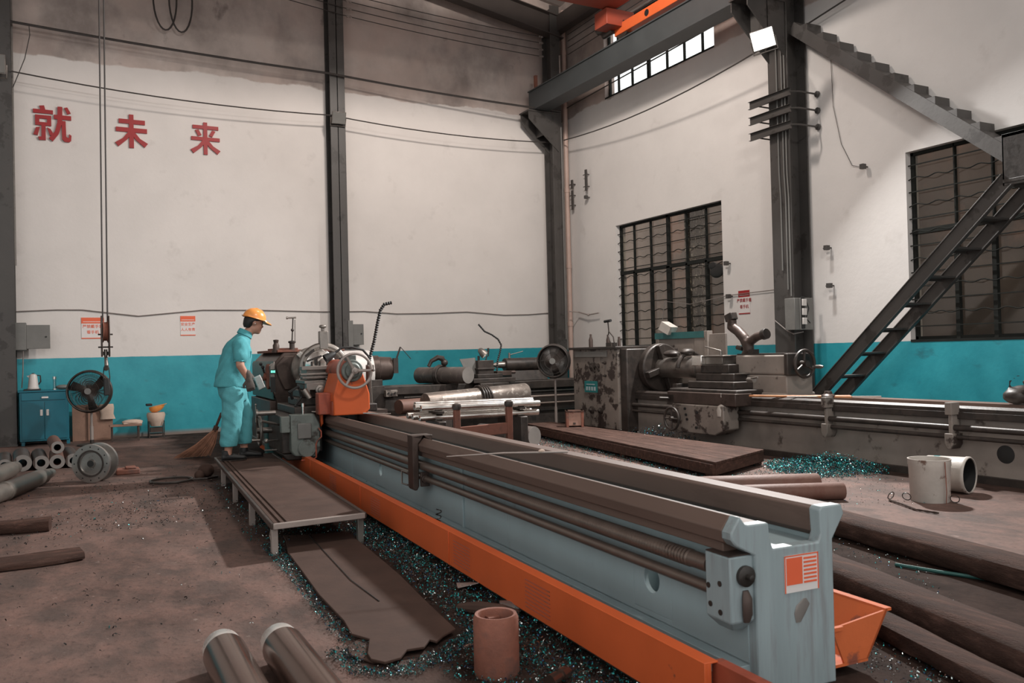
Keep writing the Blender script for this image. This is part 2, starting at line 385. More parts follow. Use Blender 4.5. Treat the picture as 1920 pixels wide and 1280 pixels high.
# (y0,y1,z0,z1) of the openings in the right wall
OPEN = [(11.43,14.64,1.385,3.92), (4.55,7.75,1.385,3.95), (11.5,14.9,6.66,8.15)]
def wall_piece(y0, y1, z0, z1): wr.box((XW, y0, z0), (XW+.25, y1, z1))
wall_piece(-6, 4.55, 0, 9.4); wall_piece(4.55, 7.75, 0, 1.385); wall_piece(4.55, 7.75, 3.95, 9.4)
wall_piece(7.75, 11.43, 0, 9.4); wall_piece(11.43, 14.9, 0, 1.385); wall_piece(11.43, 14.9, 3.92, 6.66)
wall_piece(11.43, 11.5, 6.66, 8.15); wall_piece(14.64, 14.9, 1.385, 3.92); wall_piece(11.43, 14.9, 8.15, 9.4); wall_piece(14.9, D, 0, 9.4)
struct(wr.build('wall_right', 'wall_right'))
struct(MB().box((-7.75,4.0,0), (-7.5, D+.25, 12.2)).build('wall_left', 'wall_right'))
rz0 = 8.98
def roofz(x): return rz0 + .17*(XW-x)
mt['roof'] = M('pale_corrugated_roofing', (.34,.30,.28), .6, .2, .1, 2)
rf = MB(); n = 120
vs, fs = [], []
for i in range(n+1):
    y = -6 + (D+6.25)*i/n; dz = .03*(i % 2)
    vs += [(XW+.3, y, roofz(XW+.3)+dz+.25), (-7.8, y, roofz(-7.8)+dz+.25)]
for i in range(n): fs.append((2*i, 2*i+1, 2*i+3, 2*i+2))
rf.add(vs, fs)
struct(rf.build('ceiling', 'roof', smooth=5))
# the neighbouring building seen through the two lower windows: its wall, and an added roof slab that hides the sky
mt['outwall'] = M('neighbouring_grey_brown_wall', (.36,.29,.26), .8, 0, .2, .8, (.58,.38,.31), .52, .6, .7)
struct(MB().box((12.4,-2,-.2), (12.6, D+3, 4.9)).build('wall_outside', 'outwall'))
struct(MB().box((XW+.25,-2,4.6), (11.3, D+3, 4.75)).build('ceiling_sky_block', 'beam_brown'))
struct(MB().box((XW+.25,-2,-.2), (12.4, D+3, -.02)).build('floor_outside', 'floor'))

def windowf(name, y0, y1, z0, z1, tz, muls_top, muls_low, bars, thick=()):
    e = bpy.data.objects.new(name, None); COL.objects.link(e); e.location = (XW+.06, (y0+y1)/2, z0)
    W[e.name] = Matrix.Translation(e.location); struct(e); e.empty_display_size = .1
    X0, X1 = XW+.10, XW+.15
    f = MB(); t = .045
    f.box((X0,y0,z0),(X1,y0+t,z1)).box((X0,y1-t,z0),(X1,y1,z1)).box((X0,y0,z0),(X1,y1,z0+t)).box((X0,y0,z1-t),(X1,y1,z1))
    if tz: f.box((X0-.01,y0,tz-.035),(X1,y1,tz+.035))
    for a in muls_top:
        ww = .035 if a in thick else .010
        f.box((X0,y0+a*(y1-y0)-ww,tz or z0),(X1,y0+a*(y1-y0)+ww,z1))
    for a in muls_low:
        ww = .05 if a in thick else .028
        f.box((X0-.01,y0+a*(y1-y0)-ww,z0),(X1,y0+a*(y1-y0)+ww,tz))
    f.build('window_frame', 'greenframe', e)
    MB().box((X1-.006,y0,z0),(X1,y1,z1)).build('pane', 'glass' if tz else 'glass_plain', e)
    if bars:
        b = MB(); nb = bars
        for i in range(nb):
            z = z0 + (z1-z0)*(i+1)/(nb+1)
            if i % 2 == 0: b.box((XW+.045,y0,z-.007),(XW+.06,y1,z+.007))
            else:
                n_ = int((y1-y0)/.05)
                b.tube([(XW+.05, y0+(y1-y0)*k/n_, z+.016*math.sin(k*.05/.30*2*PI)) for k in range(n_+1)], .008, 6)
        b.build('security_bars', 'greenframe', e)
    MB().box((XW-.004,y0,z0-.03),(XW+.12,y1,z0+.004)).build('window_sill', 'greenframe', e)
    return e
windowf('window_1', 11.43, 14.64, 1.385, 3.92, 2.93, (.17,.34,.51,.68,.85), (.17,.34,.51,.68,.85), 13, (.51,))
windowf('window_2', 4.55, 7.75, 1.385, 3.95, 2.86, (.2,.42,.64,.80), (.2,.42,.64,.80), 13, (.42,))
windowf('window_3', 11.5, 14.9, 6.66, 8.15, None, (.13,.28,.43,.60,.76,.9), (), 0, (.60,))
b = MB(); b.box((XW+.09,11.5,7.16),(XW+.13,14.9,7.19)); o = b.build('trim_1', 'greenframe'); struct(o)

# ================================================================ STEELWORK
def column(label, x0, x1, y0, y1, axis, z1, **k):
    """H-section column; axis: 'x' web runs across x"""
    e = thing('steel_column', label, 'column', ((x0+x1)/2, (y0+y1)/2, 0)); b = MB(); t = .022
    if axis == 'x':   # flanges at the x ends
        b.box((x0,y0,0),(x0+t,y1,z1)).box((x1-t,y0,0),(x1,y1,z1)).box((x0,(y0+y1)/2-t/2,0),(x1,(y0+y1)/2+t/2,z1))
    else:
        b.box((x0,y0,0),(x1,y0+t,z1)).box((x0,y1-t,0),(x1,y1,z1)).box(((x0+x1)/2-t/2,y0,0),((x0+x1)/2+t/2,y1,z1))
    b.build('shaft', 'steel_paint', e, bevel=.003)
    MB().box((x0-.02,y0-.02,0),(x1+.01,y1+.005,.03)).build('base_plate', 'steel_paint', e, bevel=.003)
    return e
cl = column('dark steel column at the far left edge before the back wall', -1.10, -.60, 16.25, 16.69, 'y', 11)
MB().box((-.60,16.45,3),(-.575,16.50,8)).build('edge_strip', 'steel', cl)
c2 = column('dark steel column standing midway along the back wall', 4.80, 5.10, 16.36, 16.69, 'y', 9.6)
c3 = column('dark steel column in the corner beside the pinkish pipe', 9.72, 9.96, 16.12, 16.50, 'y', 9.0)
cr = column('thick grey steel column on the right wall carrying the lit floodlight', 9.87, 10.27, 9.42, 9.82, 'x', 9.0)
# corbels that carry the crane beam
def corbel(e, y0, y1):
    b = MB()
    for y in (y0, y1-.02):
        b.add([(9.86,y,5.75),(9.86,y,6.60),(9.12,y,6.60),(9.12,y,6.42),(9.30,y,6.25),(9.86,y+.02,5.75),(9.86,y+.02,6.60),(9.12,y+.02,6.60),(9.12,y+.02,6.42),(9.30,y+.02,6.25)],
              [(0,1,2,3,4),(9,8,7,6,5),(0,5,6,1),(1,6,7,2),(2,7,8,3),(3,8,9,4),(4,9,5,0)])
    b.box((9.10,y0-.02,6.58),(9.88,y1+.02,6.61)).box((9.5,y0,6.1),(9.52,y1,6.58))
    b.build('corbel', 'steel_paint', e, bevel=.003)
corbel(c3, 16.10, 16.48); corbel(cr, 9.44, 9.80)
# crane runway beam
rb = thing('crane_runway_beam', 'long dark box beam running along the right wall under the orange crane', 'beam', (9.42,9,6.62))
b = MB(); X0, X1 = 9.24, 9.62
b.box((X0,4.5,6.62),(X1,16.35,6.645)).box((X0,4.5,7.05),(X1,16.35,7.075)).box((X0+.03,4.5,6.645),(X0+.055,16.35,7.05)).box((X1-.055,4.5,6.645),(X1-.03,16.35,7.05))
b.build('box_girder', 'beam', rb, bevel=.003)
MB().box((9.40,4.5,7.075),(9.46,16.2,7.15)).build('crane_rail', 'steel', rb)
MB().box((9.36,16.2,7.075),(9.42,16.27,7.42)).box((9.30,16.18,7.075),(9.52,16.32,7.10)).build('end_stop', 'rust', rb, bevel=.003)
# crane: end truck on the rail and the bridge girder
cr1 = thing('overhead_crane', 'orange red bridge crane riding on the dark runway beam under the roof', 'crane', (9.43,11.8,7.15))
b = MB().box((9.34,10.2,7.22),(9.60,13.15,7.42)); b.build('end_truck', 'orange', cr1, bevel=.01)
for y in (10.35, 11.25, 12.15): MB().lathe((9.341,y,7.32),(-1,0,0),[(0,.06),(.008,.06),(.008,.04)],20).build('dark_hole_disc', 'black', cr1)  # black discs paint the dark of open holes in the truck
for y in (10.5, 12.95):
    MB().lathe((9.36,y,7.30),(1,0,0),[(0,.17),(.02,.17),(.02,.15),(.12,.15),(.12,.17),(.14,.17)],28).build('wheel', 'castdark', cr1, bevel=.003)
MB().cyl((9.32,13.15,7.36),(9.32,13.42,7.34),.075,.06).ball((9.32,13.45,7.34),.06).build('bumper', 'castdark', cr1)
b = MB().box((-3,12.35,7.72),(9.25,13.0,8.5)).box((-3,12.28,7.66),(9.25,13.07,7.72)).box((9.0,12.9,7.34),(9.62,13.3,7.64)); b.build('bridge_girder', 'girder', cr1, bevel=.008)
MB().lathe((9.35,13.32,7.52),(0,1,0),[(0,.08),(.03,.13),(.26,.13),(.30,.09),(.36,.09)],24).build('drive_motor', 'castdark', cr1, bevel=.004)
# roof members
rr = thing('roof_rafter', 'dark sloping steel rafter meeting the corner column', 'rafter', (9.0,16.25,8.4))
b = MB()
for z, t in ((0,.02),(.46,.02)): b.beam((10.05,16.2,8.30+z),(1.0,16.2,8.30+z+.17*9.05),.26,t)
b.beam((10.05,16.2,8.53),(1.0,16.2,8.53+.17*9.05),.02,.46); b.build('rafter_beam', 'beam_brown', rr, bevel=.003)
b = MB().beam((10.0,16.5,8.62),(10.0,8.0,8.62),.2,.36); tag(b.build('eaves_beam', 'beam_brown', bevel=.004), 'dark steel eaves beam along the top of the right wall', 'beam')
b = MB()
for x in (8.6, 6.8, 5.0): b.beam((x,16.6,roofz(x)+.17),(x,-5,roofz(x)+.17),.07,.14)
tag(b.build('roof_purlin', 'pinkmetal'), 'pale purlins running under the corrugated roof at the top edge', 'purlin', None); b = None

# ================================================================ FLOODLIGHTS
def flood(label, c, aim, lit, mount, s=.34, roll=0.):
    """c: centre of the front glass; aim: where it points"""
    e = thing('floodlight', label, 'floodlight', c)
    d = (Vector(aim)-Vector(c)).normalized(); x = d.cross(Vector((0,0,1))).normalized(); x = Matrix.Rotation(roll, 3, d) @ x; z = x.cross(d)
    c = Vector(c)
    def q(a, bb, t): return c + x*a + z*bb + d*t
    h = s/2; b = MB()
    fr = [q(i*h*1.08, k*h*.92, -.01) for i, k in ((-1,-1),(1,-1),(1,1),(-1,1))]; bk = [q(i*h*.7, k*h*.6, -.12) for i, k in ((-1,-1),(1,-1),(1,1),(-1,1))]
    b.add(fr+bk, [(0,1,2,3),(7,6,5,4),(0,4,5,1),(1,5,6,2),(2,6,7,3),(3,7,4,0)]); b.build('housing', 'steel', e, bevel=.006)
    b = MB().add([q(i*h*.98, k*h*.82, -.008) for i, k in ((-1,-1),(1,-1),(1,1),(-1,1))]+[q(i*h*.98, k*h*.82, .004) for i, k in ((-1,-1),(1,-1),(1,1),(-1,1))],
                 [(3,2,1,0),(4,5,6,7),(0,1,5,4),(1,2,6,5),(2,3,7,6),(3,0,4,7)]); b.build('led_panel' if lit else 'front_glass', 'led' if lit else 'boxgrey', e)
    MB().tube([q(-h*1.12,0,-.05), q(-h*1.12,-h*1.2,-.06), q(h*1.12,-h*1.2,-.06), q(h*1.12,0,-.05)], .012, 6).tube([q(0,-h*1.2,-.06), mount], .014, 6).build('bracket', 'steel', e)
    return e
flood('brightly lit square floodlight on the right wall column', (9.15,9.18,5.82), (3.0,2.5,2.6), True, (9.50,9.46,5.95), .31, .22)
flood('unlit grey floodlight halfway up the middle column', (4.93,16.22,6.0), (4.4,8,3), False, (4.95,16.38,5.9), .26)
flood('unlit pale floodlight on the far left column', (-.86,16.1,6.25), (-.7,8,6.6), False, (-.86,16.27,6.1), .36)

# ================================================================ WALL WRITING AND SIGNS
STROKES = {
 'wei': [[(.12,.85),(.92,.85),(.92,.72),(.12,.72)],[(.03,.60),(.98,.60),(.98,.47),(.03,.47)],[(.43,1),(.57,1),(.57,0),(.43,0)],[(.42,.50),(.52,.44),(.36,.24),(.10,.02),(0,.13),(.24,.28)],[(.58,.50),(.48,.44),(.64,.24),(.90,.04),(1,.16),(.76,.29)]],
 'lai': [[(.08,.90),(.94,.90),(.94,.79),(.08,.79)],[(.03,.54),(.98,.54),(.98,.43),(.03,.43)],[(.435,1),(.565,1),(.565,0),(.435,0)],[(.42,.46),(.52,.40),(.36,.22),(.10,.02),(0,.13),(.24,.26)],[(.58,.46),(.48,.40),(.64,.22),(.90,.03),(1,.14),(.76,.27)],[(.16,.74),(.27,.77),(.37,.60),(.26,.56)],[(.84,.74),(.73,.77),(.62,.60),(.73,.56)]],
 'jiu': [[(.16,.98),(.29,1),(.32,.88),(.20,.86)],[(0,.88),(.52,.88),(.52,.77),(0,.77)],[(.05,.72),(.16,.72),(.16,.44),(.05,.44)],[(.36,.72),(.47,.72),(.47,.44),(.36,.44)],[(.05,.72),(.47,.72),(.47,.62),(.05,.62)],[(.05,.52),(.47,.52),(.47,.43),(.05,.43)],[(.21,.45),(.32,.45),(.32,.02),(.21,.02)],[(.12,.10),(.24,.12),(.30,.02),(.15,.01)],[(.07,.36),(.17,.38),(.11,.14),(.0,.16)],[(.36,.38),(.45,.34),(.54,.18),(.43,.16)],
   [(.54,.76),(1,.76),(1,.64),(.54,.64)],[(.64,1),(.77,1),(.76,.55),(.66,.22),(.50,0),(.40,.08),(.56,.28),(.63,.55)],[(.74,.60),(.85,.60),(.86,.16),(.90,.13),(.93,.13),(.94,.24),(1,.20),(.99,.06),(.94,.01),(.82,.01),(.75,.08)],[(.82,.98),(.90,1),(.99,.84),(.90,.80)]]}
def character(ch, x0, x1, z0, z1, label):
    b = MB()
    for i, st_ in enumerate(STROKES[ch]):
        y = D-.03-.0007*i
        b.plate([(x0+a*(x1-x0), y, z0+c*(z1-z0)) for a, c in st_], (0,.035,0))
    tag(b.build('wall_character', 'red', smooth=20), label, 'lettering')
character('jiu', -.30, .28, 5.18, 5.79, 'leftmost red Chinese character with the most strokes on the back wall')
character('wei', .97, 1.51, 5.18, 5.78, 'middle red Chinese character on the white back wall')
character('lai', 2.24, 2.77, 5.17, 5.77, 'rightmost red Chinese character on the back wall, nearest the middle column')
def sign(label, org, right, w_, h_, l1, l2, col='signred'):
    org, r_ = Vector(org), Vector(right); u_ = Vector((0,0,1)); n_ = r_.cross(u_)
    e = thing('safety_sign', label, 'sign', org)
    def rect(a0, a1, b0, b1, t0, t1): 
        b = MB(); b.plate([org+r_*a0+u_*b0+n_*t0, org+r_*a1+u_*b0+n_*t0, org+r_*a1+u_*b1+n_*t0, org+r_*a0+u_*b1+n_*t0], n_*(t1-t0)); return b
    h2 = w_/2
    rect(-h2,h2,-h_/2,h_/2,0,.004).build('panel', 'signwhite', e)
    rect(-h2,h2,h_*.22,h_*.5,.004,.006).build('top_band', col, e)
    rect(-h2*.85,h2*.85,h_*.29,h_*.315,.006,.007).build('band_line', 'signwhite', e)
    rect(-h2,h2,-h_*.5,-h_*.455,.004,.006).build('bottom_line', col, e)
    text_mb(l1, h_*.175, org+u_*h_*.07+n_*.006, r_, u_, .002, .0005).build('lettering', col, e)
    text_mb(l2, h_*.175, org-u_*h_*.2+n_*.006, r_, u_, .002, .0005).build('lettering', col, e)
sign('small white and orange safety notice behind the hoist hook', (.56,D-.004,1.95), (1,0,0), .36, .37, '\u4e25\u7981\u6234\u624b\u5957', '\u770b\u624b\u673a')
sign('small white and orange safety notice to the left of the worker', (2.135,D-.004,1.98), (1,0,0), .26, .36, '\u5b89\u5168\u751f\u4ea7', '\u4eba\u4eba\u6709\u8d23')
sign('small white and red safety notice on the right wall beside the window', (XW-.004,10.925,2.10), (0,-1,0), .27, .40, '\u4e25\u7981\u6234\u624b\u5957', '\u770b\u624b\u673a', 'red')

# ================================================================ CABLES, PIPES, BRACKETS
def cable(label, pts, r, mat='cable', name='cable', cat='cable', group=None):
    return tag(MB().tube(pts, r, 6).build(name, mat), label, cat, group)
def chain_pts(ps, s_=.06):
    out = []
    for a, b_ in zip(ps, ps[1:]): out += sag(a, b_, s_, 10)[:-1]
    return out + [Vector(ps[-1])]
cable('thick dark cable crossing the back wall high up below the plaster', chain_pts([(-1.1,16.3,7.06),(4.75,16.3,6.88),(9.9,16.05,6.64)], .04), .022)
cable('thinner dark cable crossing the back wall lower, above the red characters', chain_pts([(-.6,16.22,6.18),(4.8,16.3,6.06),(9.86,16.3,6.0)], .10), .012)
cable('thin drop wire hanging between the two cables beside the left column', [(-.33,16.3,7.0),(-.32,16.3,6.85),(-.40,16.32,6.45),(-.58,16.35,5.95)], .008)
cable('thin grey conduit wire undulating across the back wall above the teal band', [(x,D-.02,z) for x, z in ((-.6,2.24),(0,2.27),(.4,2.27),(.8,2.22),(1.3,2.16),(1.9,2.22),(2.4,2.27),(3.4,2.27),(4.68,2.24),(5.5,2.25),(6.2,2.2),(7,2.21),(7.8,2.24),(8.7,2.17),(9.3,2.18),(9.9,2.22),(10.25,2.22))], .010, 'cablepale', 'wall_conduit', 'conduit')
for i, (z, nm) in enumerate(((8.62,'topmost'),(8.48,'second from top'),(8.33,'third from top'),(8.18,'lowest'))):
    cable('%s of the four insulated wires strung high on the back wall' % nm, [(-.6,16.34,z+.55),(5.0,16.34,z-.08),(5.1,16.34,z-.09)]+sag((5.2,16.34,z-.1),(9.6,16.34,z-.27),.04)[0:], .008, group=None)
    for x in (5.22, 9.62):
        zz = z-.1 if x < 6 else z-.27
        tag(MB().lathe((x-.06,16.34,zz),(1,0,0),[(0,.014),(.01,.024),(.03,.024),(.04,.014),(.06,.014),(.07,.024),(.09,.024),(.11,.014)],14).build('insulator', 'pinkmetal'),
            'small pale insulator on the four high wires by the %s column, %s' % ('middle' if x < 6 else 'corner', nm), 'insulator', None)
    cable('%s of the four wires running forward from the corner along the right wall' % nm, [(10.1,16.0,z-.27),(10.1,12.0,z-.22),(10.1,8.0,z-.2)], .008)
lp = MB()
for cx, a in ((1.83,0),(2.10,.12)):
    pts = [(cx+.20*math.sin(t), 16.55-.02*math.cos(t), 7.95-.60*math.cos(t)) for t in [2*PI*k/28 for k in range(28)]]
    lp.tube(pts, .016, 8, True, True)
tag(lp.build('cable_coil', 'cable'), 'two hanging loops of spare dark cable high on the back wall', 'cable')
cable('thin cable sagging along the right wall from the corner to the lit floodlight', chain_pts([(10.0,16.1,6.02),(9.75,9.75,5.98)], .16), .012)
cable('upper dark cable along the right wall crossing the high window', [(10.1,16.1,6.75),(10.1,12.8,6.85),(10.1,9.8,6.95)], .012)
cable('thin dark cable leaving the right column towards the top right', [(10.15,9.45,6.2),(10.15,7.0,6.55),(10.15,4.5,6.9)], .012)
cable('hair-thin wire curving down the right wall to a small bolt', [(XW-.02,8.95,5.6),(XW-.02,8.93,4.9),(XW-.02,8.80,4.3),(XW-.02,8.62,3.95),(XW-.02,8.38,3.87)], .004)
cable('pale thin cord stretched across the barred window and wall to the right column', [(XW-.03,13.2,1.45),(XW-.03,13.05,2.25),(XW-.03,12.3,2.15),(XW-.03,11.3,2.24),(XW-.03,9.85,2.26)], .007, 'cablepale')
cable('pale cord slung round the foot of the fuse box on the right column', [(9.84,9.80,1.75),(9.84,9.55,1.58),(9.80,9.38,1.52),(9.95,9.32,1.55)], .008, 'cablepale')
pp = thing('downpipe', 'pinkish plastic downpipe in the back right corner', 'pipe', (10.17,16.30,0))
MB().cyl((10.17,16.30,0),(10.17,16.30,9),.055).build('tube', 'pipe', pp)
for z in (1.9,3.2,4.9,6.4,8.0): MB().cyl((10.17,16.30,z),(10.17,16.30,z+.09),.064).build('coupling', 'pipe', pp)
cable('thin pale conduit climbing the corner column', [(9.93,16.10,1.6),(9.93,16.10,6.3)], .012, 'boxgrey', 'wall_conduit', 'conduit')
cable('short pale rod fixed above the runway beam beside the corner column', [(9.94,16.105,7.15),(9.94,16.105,7.9)], .018, 'pinkmetal', 'rod', 'rod')
for i, (y, z0, z1, lab) in enumerate(((9.62,2.5,9,'leftmost thin conduit up the right column'),(9.52,2.2,9,'middle thin conduit up the right column'),(9.46,2.1,9,'rightmost thin conduit up the right column'))):
    cable(lab, [(9.845,y,z1),(9.845,y,4.0),(9.845,y-.02,3.6),(9.845,y-.02,z0)], .011, 'boxgrey', 'wall_conduit', 'conduit')
tag(MB().tube([(XW-.1,16.0,2.2),(XW-.1,15.6,2.12),(XW-.1,15.2,2.14)], .014, 8).tube([(10.0,16.05,2.22),(XW-.1,16.0,2.2)], .012, 8).ball((XW-.1,15.6,2.12),.03).build('bent_wall_hook', 'pinkmetal'), 'bent pale metal bar sticking out beside the pipe in the corner', 'bracket')
# switch boxes
def swbox(label, a, b_, mat='boxgrey', hinge=True):
    a, b_ = Vector(a), Vector(b_); e = thing('switch_box', label, 'electrical box', ((a.x+b_.x)/2,(a.y+b_.y)/2,a.z))
    MB().box(a, b_).build('case', mat, e, bevel=.006); return e
e = swbox('grey switch box with open lid beside the far left column', (-.66,16.40,1.58), (-.45,16.69,2.04))
MB().box((-.45,16.42,1.60),(-.10,16.44,2.00)).build('lid', 'boxgrey', e, bevel=.004)
MB().cyl((-.16,16.41,1.80),(-.16,16.42,1.80),.014).build('latch', 'black', e)
MB().tube([(-.50,16.45,1.58),(-.51,16.45,1.2),(-.53,16.45,.95)], .010, 6).build('wire', 'cablepale', e)
e = swbox('grey switch box behind the middle column above the lathe wheel', (5.06,16.34,1.50), (5.16,16.69,2.05))
MB().box((5.16,16.42,1.57),(5.40,16.69,1.98)).build('case', 'boxgrey', e, bevel=.005)
MB().cyl((5.35,16.41,1.79),(5.35,16.42,1.79),.016).build('latch', 'black', e)
e = swbox('open grey fuse box with exposed breakers on the right column', (9.76,9.30,1.58), (9.86,9.50,2.06))
MB().box((9.86,9.28,1.58),(10.12,9.34,2.06)).build('back_plate', 'boxgrey', e, bevel=.004)
b = MB()
for k in range(3): b.box((9.87,9.24,1.66+k*.14),(9.95,9.28,1.76+k*.14))
b.build('breaker', 'white', e, bevel=.004)
MB().box((9.87,9.262,1.60),(9.93,9.28,2.08)).tube([(9.93,9.25,2.05),(10.0,9.25,1.9),(9.94,9.25,1.75),(10.02,9.25,1.68)], .008, 6).build('wiring', 'black', e)
# steel brackets through the column
def tri_bracket(z, label):
    e = thing('steel_bracket', label, 'bracket', (9.8,9.7,z), 0, 'three channel brackets on the right column')
    b = MB().box((9.78,9.28,z-.06),(9.785,10.14,z+.06)).box((9.74,9.28,z+.055),(9.785,10.14,z+.06)).box((9.74,9.28,z-.06),(9.785,10.14,z-.055))
    b.build('channel', 'steel_paint', e, bevel=.001)
    MB().tube([(9.80,10.0,z-.03),(9.9,9.95,z-.05),(10.28,9.95,z-.05)], .012, 6).build('tie_rod', 'steel_paint', e)
    MB().tube([(9.76,9.28,z),(9.9,9.22,z),(10.29,9.22,z)], .014, 6).lathe((10.28,9.22,z),(-1,0,0),[(0,.05),(.02,.05),(.03,.03)],8).build('anchor_bolt', 'steel_paint', e)
tri_bracket(5.16, 'topmost of three channel brackets on the right column')
tri_bracket(4.91, 'middle of three channel brackets on the right column')
tri_bracket(4.66, 'lowest of three channel brackets on the right column')
def stub(y, z, label, L=.10):
    tag(MB().tube([(XW,y,z),(XW-.09,y,z)], .012, 6).box((XW-.13,y-.03,z-.035),(XW-.06,y+.035,z+.035)).tube([(XW-.06,y,z),(XW-.06,y+L,z)], .011, 6).build('wall_anchor', 'steel_paint', bevel=.003), label, 'anchor')
stub(9.06, 2.80, 'upper small steel anchor on the white wall right of the column'); stub(9.03, 2.23, 'lower small steel anchor on the white wall right of the column')
stub(11.24, 2.79, 'upper steel anchor at the right edge of the barred window'); stub(11.21, 2.22, 'lower steel anchor at the right edge of the barred window')
stub(15.58, 4.68, 'small steel anchor under the bracket strip near the corner'); stub(8.37, 3.88, 'tiny bolt where the hair-thin wire ends on the right wall', .03)
def strip(y, z0, z1, label):
    b = MB().box((XW-.10,y-.03,z0),(XW-.07,y+.03,z1))
    for z in (z0+.1, z1-.1): b.tube([(XW,y,z),(XW-.09,y,z)], .011, 6).tube([(XW-.08,y,z),(XW-.08,y+.12,z)], .009, 6)
    tag(b.build('wall_strip', 'steel_paint'), label, 'bracket')
strip(15.58, 4.82, 5.28, 'short vertical steel strip on the right wall near the corner'); strip(16.15, 4.50, 4.92, 'lower vertical steel strip beside the pinkish pipe'); strip(16.15, 4.97, 5.16, 'tiny upper steel strip beside the pinkish pipe')

# ================================================================ STAIRCASE
st = thing('steel_staircase', 'dark steel staircase climbing against the barred window at the right', 'staircase', (9.7,7.5,0))
for x in (9.26, 9.78):
    b = MB().beam((x,9.05,.0),(x,5.80,3.26),.03,.17,(1,0,0)) if False else MB()
    p, q = Vector((x,9.20,0)), Vector((x,5.70,3.12)); d = (q-p).normalized(); nrm = Vector((0,d.z,-d.y))
    if nrm.z < 0: nrm = -nrm
    for s_, t in ((-.085,.012),(.085,.012)):
        b.beam(p+nrm*s_, q+nrm*s_, .06, t, nrm)
    b.beam(p, q, .012, .17, nrm); b.build('stringer', 'steel_paint', st, bevel=.002)
for k in range(9):
    t = (k+1)/10.2; y, z = 9.20-3.5*t, 3.12*t
    MB().box((9.27,y-.10,z-.012),(9.77,y+.10,z+.012)).box((9.27,y+.09,z-.04),(9.77,y+.10,z+.012)).build('tread', 'steel_paint', st)
MB().box((9.24,3.6,3.08),(10.28,5.75,3.12)).box((9.25,3.6,3.05),(9.27,5.75,3.62)).box((9.25,5.73,3.05),(10.28,5.75,3.62)).box((9.25,3.6,3.58),(10.28,5.75,3.62)).build('landing', 'steel_paint', st, bevel=.003)
p, q = Vector((10.0,5.60,3.10)), Vector((10.0,9.42,6.20)); NT = 13; d = (q-p).normalized(); nrm = Vector((0,-d.z,d.y))
if nrm.z < 0: nrm = -nrm
b = MB().beam(p, q, .05, .18, nrm); b.build('upper_stringer', 'steel_paint', st, bevel=.002)
MB().beam(p+Vector((.14,0,0))+nrm*.045, q+Vector((.14,0,0))+nrm*.045, .25, .09, nrm).build('stair_soffit', 'steel_paint', st)
for k in range(NT):
    t = (k+.6)/NT; c = p.lerp(q, t)+nrm*.035
    m_ = MB().box((9.98,c.y-.17,c.z+.022),(10.27,c.y+.17,c.z+.037)).add([(xx,y,z) for xx in (9.98,10.27) for y, z in ((c.y-.17,c.z+.022),(c.y+.17,c.z+.022),(c.y-.17,c.z-.20))],[(0,1,2),(5,4,3),(0,3,4,1),(1,4,5,2),(2,5,3,0)]); m_.build('upper_tread', 'steel_paint', st)
# ================================================================ MAIN LATHE  (local frame: x across, y along the bed away from the camera, z up)
TH = math.atan(.06); MO = Vector((2.54,2.5,0)); TO = lambda u, v, z: MO + Vector((math.cos(TH)*u+math.sin(TH)*v, -math.sin(TH)*u+math.cos(TH)*v, z))
ml = thing('long_lathe', 'long blue-grey and orange metal lathe running through the middle of the workshop', 'lathe', MO, -TH)
def L(mb, name, mat, parent=ml, **k): return mb.build(name, mat, parent, local=True, **k)
def plate_hole(b, x0, x1, yc, zc, s, r, seg=32):
    """square wall panel (x thickness, y-z plane) with a round hole"""
    vs = []
    for x in (x0, x1):
        for k in range(seg):
            a = 2*PI*k/seg; c, d = math.cos(a), math.sin(a); q = s/max(abs(c), abs(d))
            vs += [(x, yc+c*r, zc+d*r), (x, yc+c*q, zc+d*q)]
    fs = []; n = 2*seg
    for k in range(seg):
        i, j = 2*k, 2*((k+1) % seg)
        fs += [(i, i+1, j+1, j), (n+i, n+j, n+j+1, n+i+1), (i, j, n+j, n+i), (i+1, n+i+1, n+j+1, j+1)]
    b.add(vs, fs)
b = MB()
ZB, ZT, VE = .12, .60, 11.2
holes = [(.66,.30),(5.15,.28),(8.0,.28)]; s = .15; v = 0
for hv, hz in holes:
    b.box((-.20,v,ZB),(-.175,hv-s,ZT)); v = hv+s
    plate_hole(b, -.20, -.175, hv, hz, s, .062 if hv < 1 else .055)
    b.box((-.20,hv-s,hz+s),(-.175,hv+s,ZT)).box((-.20,hv-s,ZB-.0),(-.175,hv+s,hz-s))
b.box((-.20,v,ZB),(-.175,VE,ZT)).box((.175,0,ZB),(.198,VE,ZT)).box((-.25,0,.02),(.24,VE,.12)).box((-.20,.0,.11),(.195,VE,.13))
for k in range(9): b.box((-.18,1.0+k*1.15,.13),(.2,1.06+k*1.15,.5))
b.box((-.18,0,.53),(.2,.42,.555)); b.box((-.215,3.0,.12),(-.20,3.03,.58)).box((-.205,6.2,.12),(-.20,6.22,.58))
L(b, 'bed', 'grey', bevel=.004)
prof = [(-.195,.0),(-.195,.55),(-.285,.595),(-.305,.62),(-.305,.645),(-.262,.705),(-.235,.672),(-.222,.668),(-.125,.668),(-.120,.61),(-.105,.565),(.125,.565),(.14,.60),(.135,.69),(.15,.704),(.252,.704),(.265,.665),(.20,.57),(.20,0)]
b = MB(); b.prism([(x, z) for x, z in prof], (0,-.045,0), (0,.06,0)); L(b, 'bed_end_face', 'grey_end', bevel=.006)
b = MB().prism([(-.20,.56),(-.295,.60),(-.305,.648),(-.262,.702),(-.222,.666),(-.13,.666),(-.13,.60)], (0,.015,0), (0,VE,0))
b.prism([(-.20,.545),(-.27,.555),(-.27,.592),(-.20,.592)], (0,.05,0), (0,VE,0)); L(b, 'front_rail', 'rail', bevel=.004)
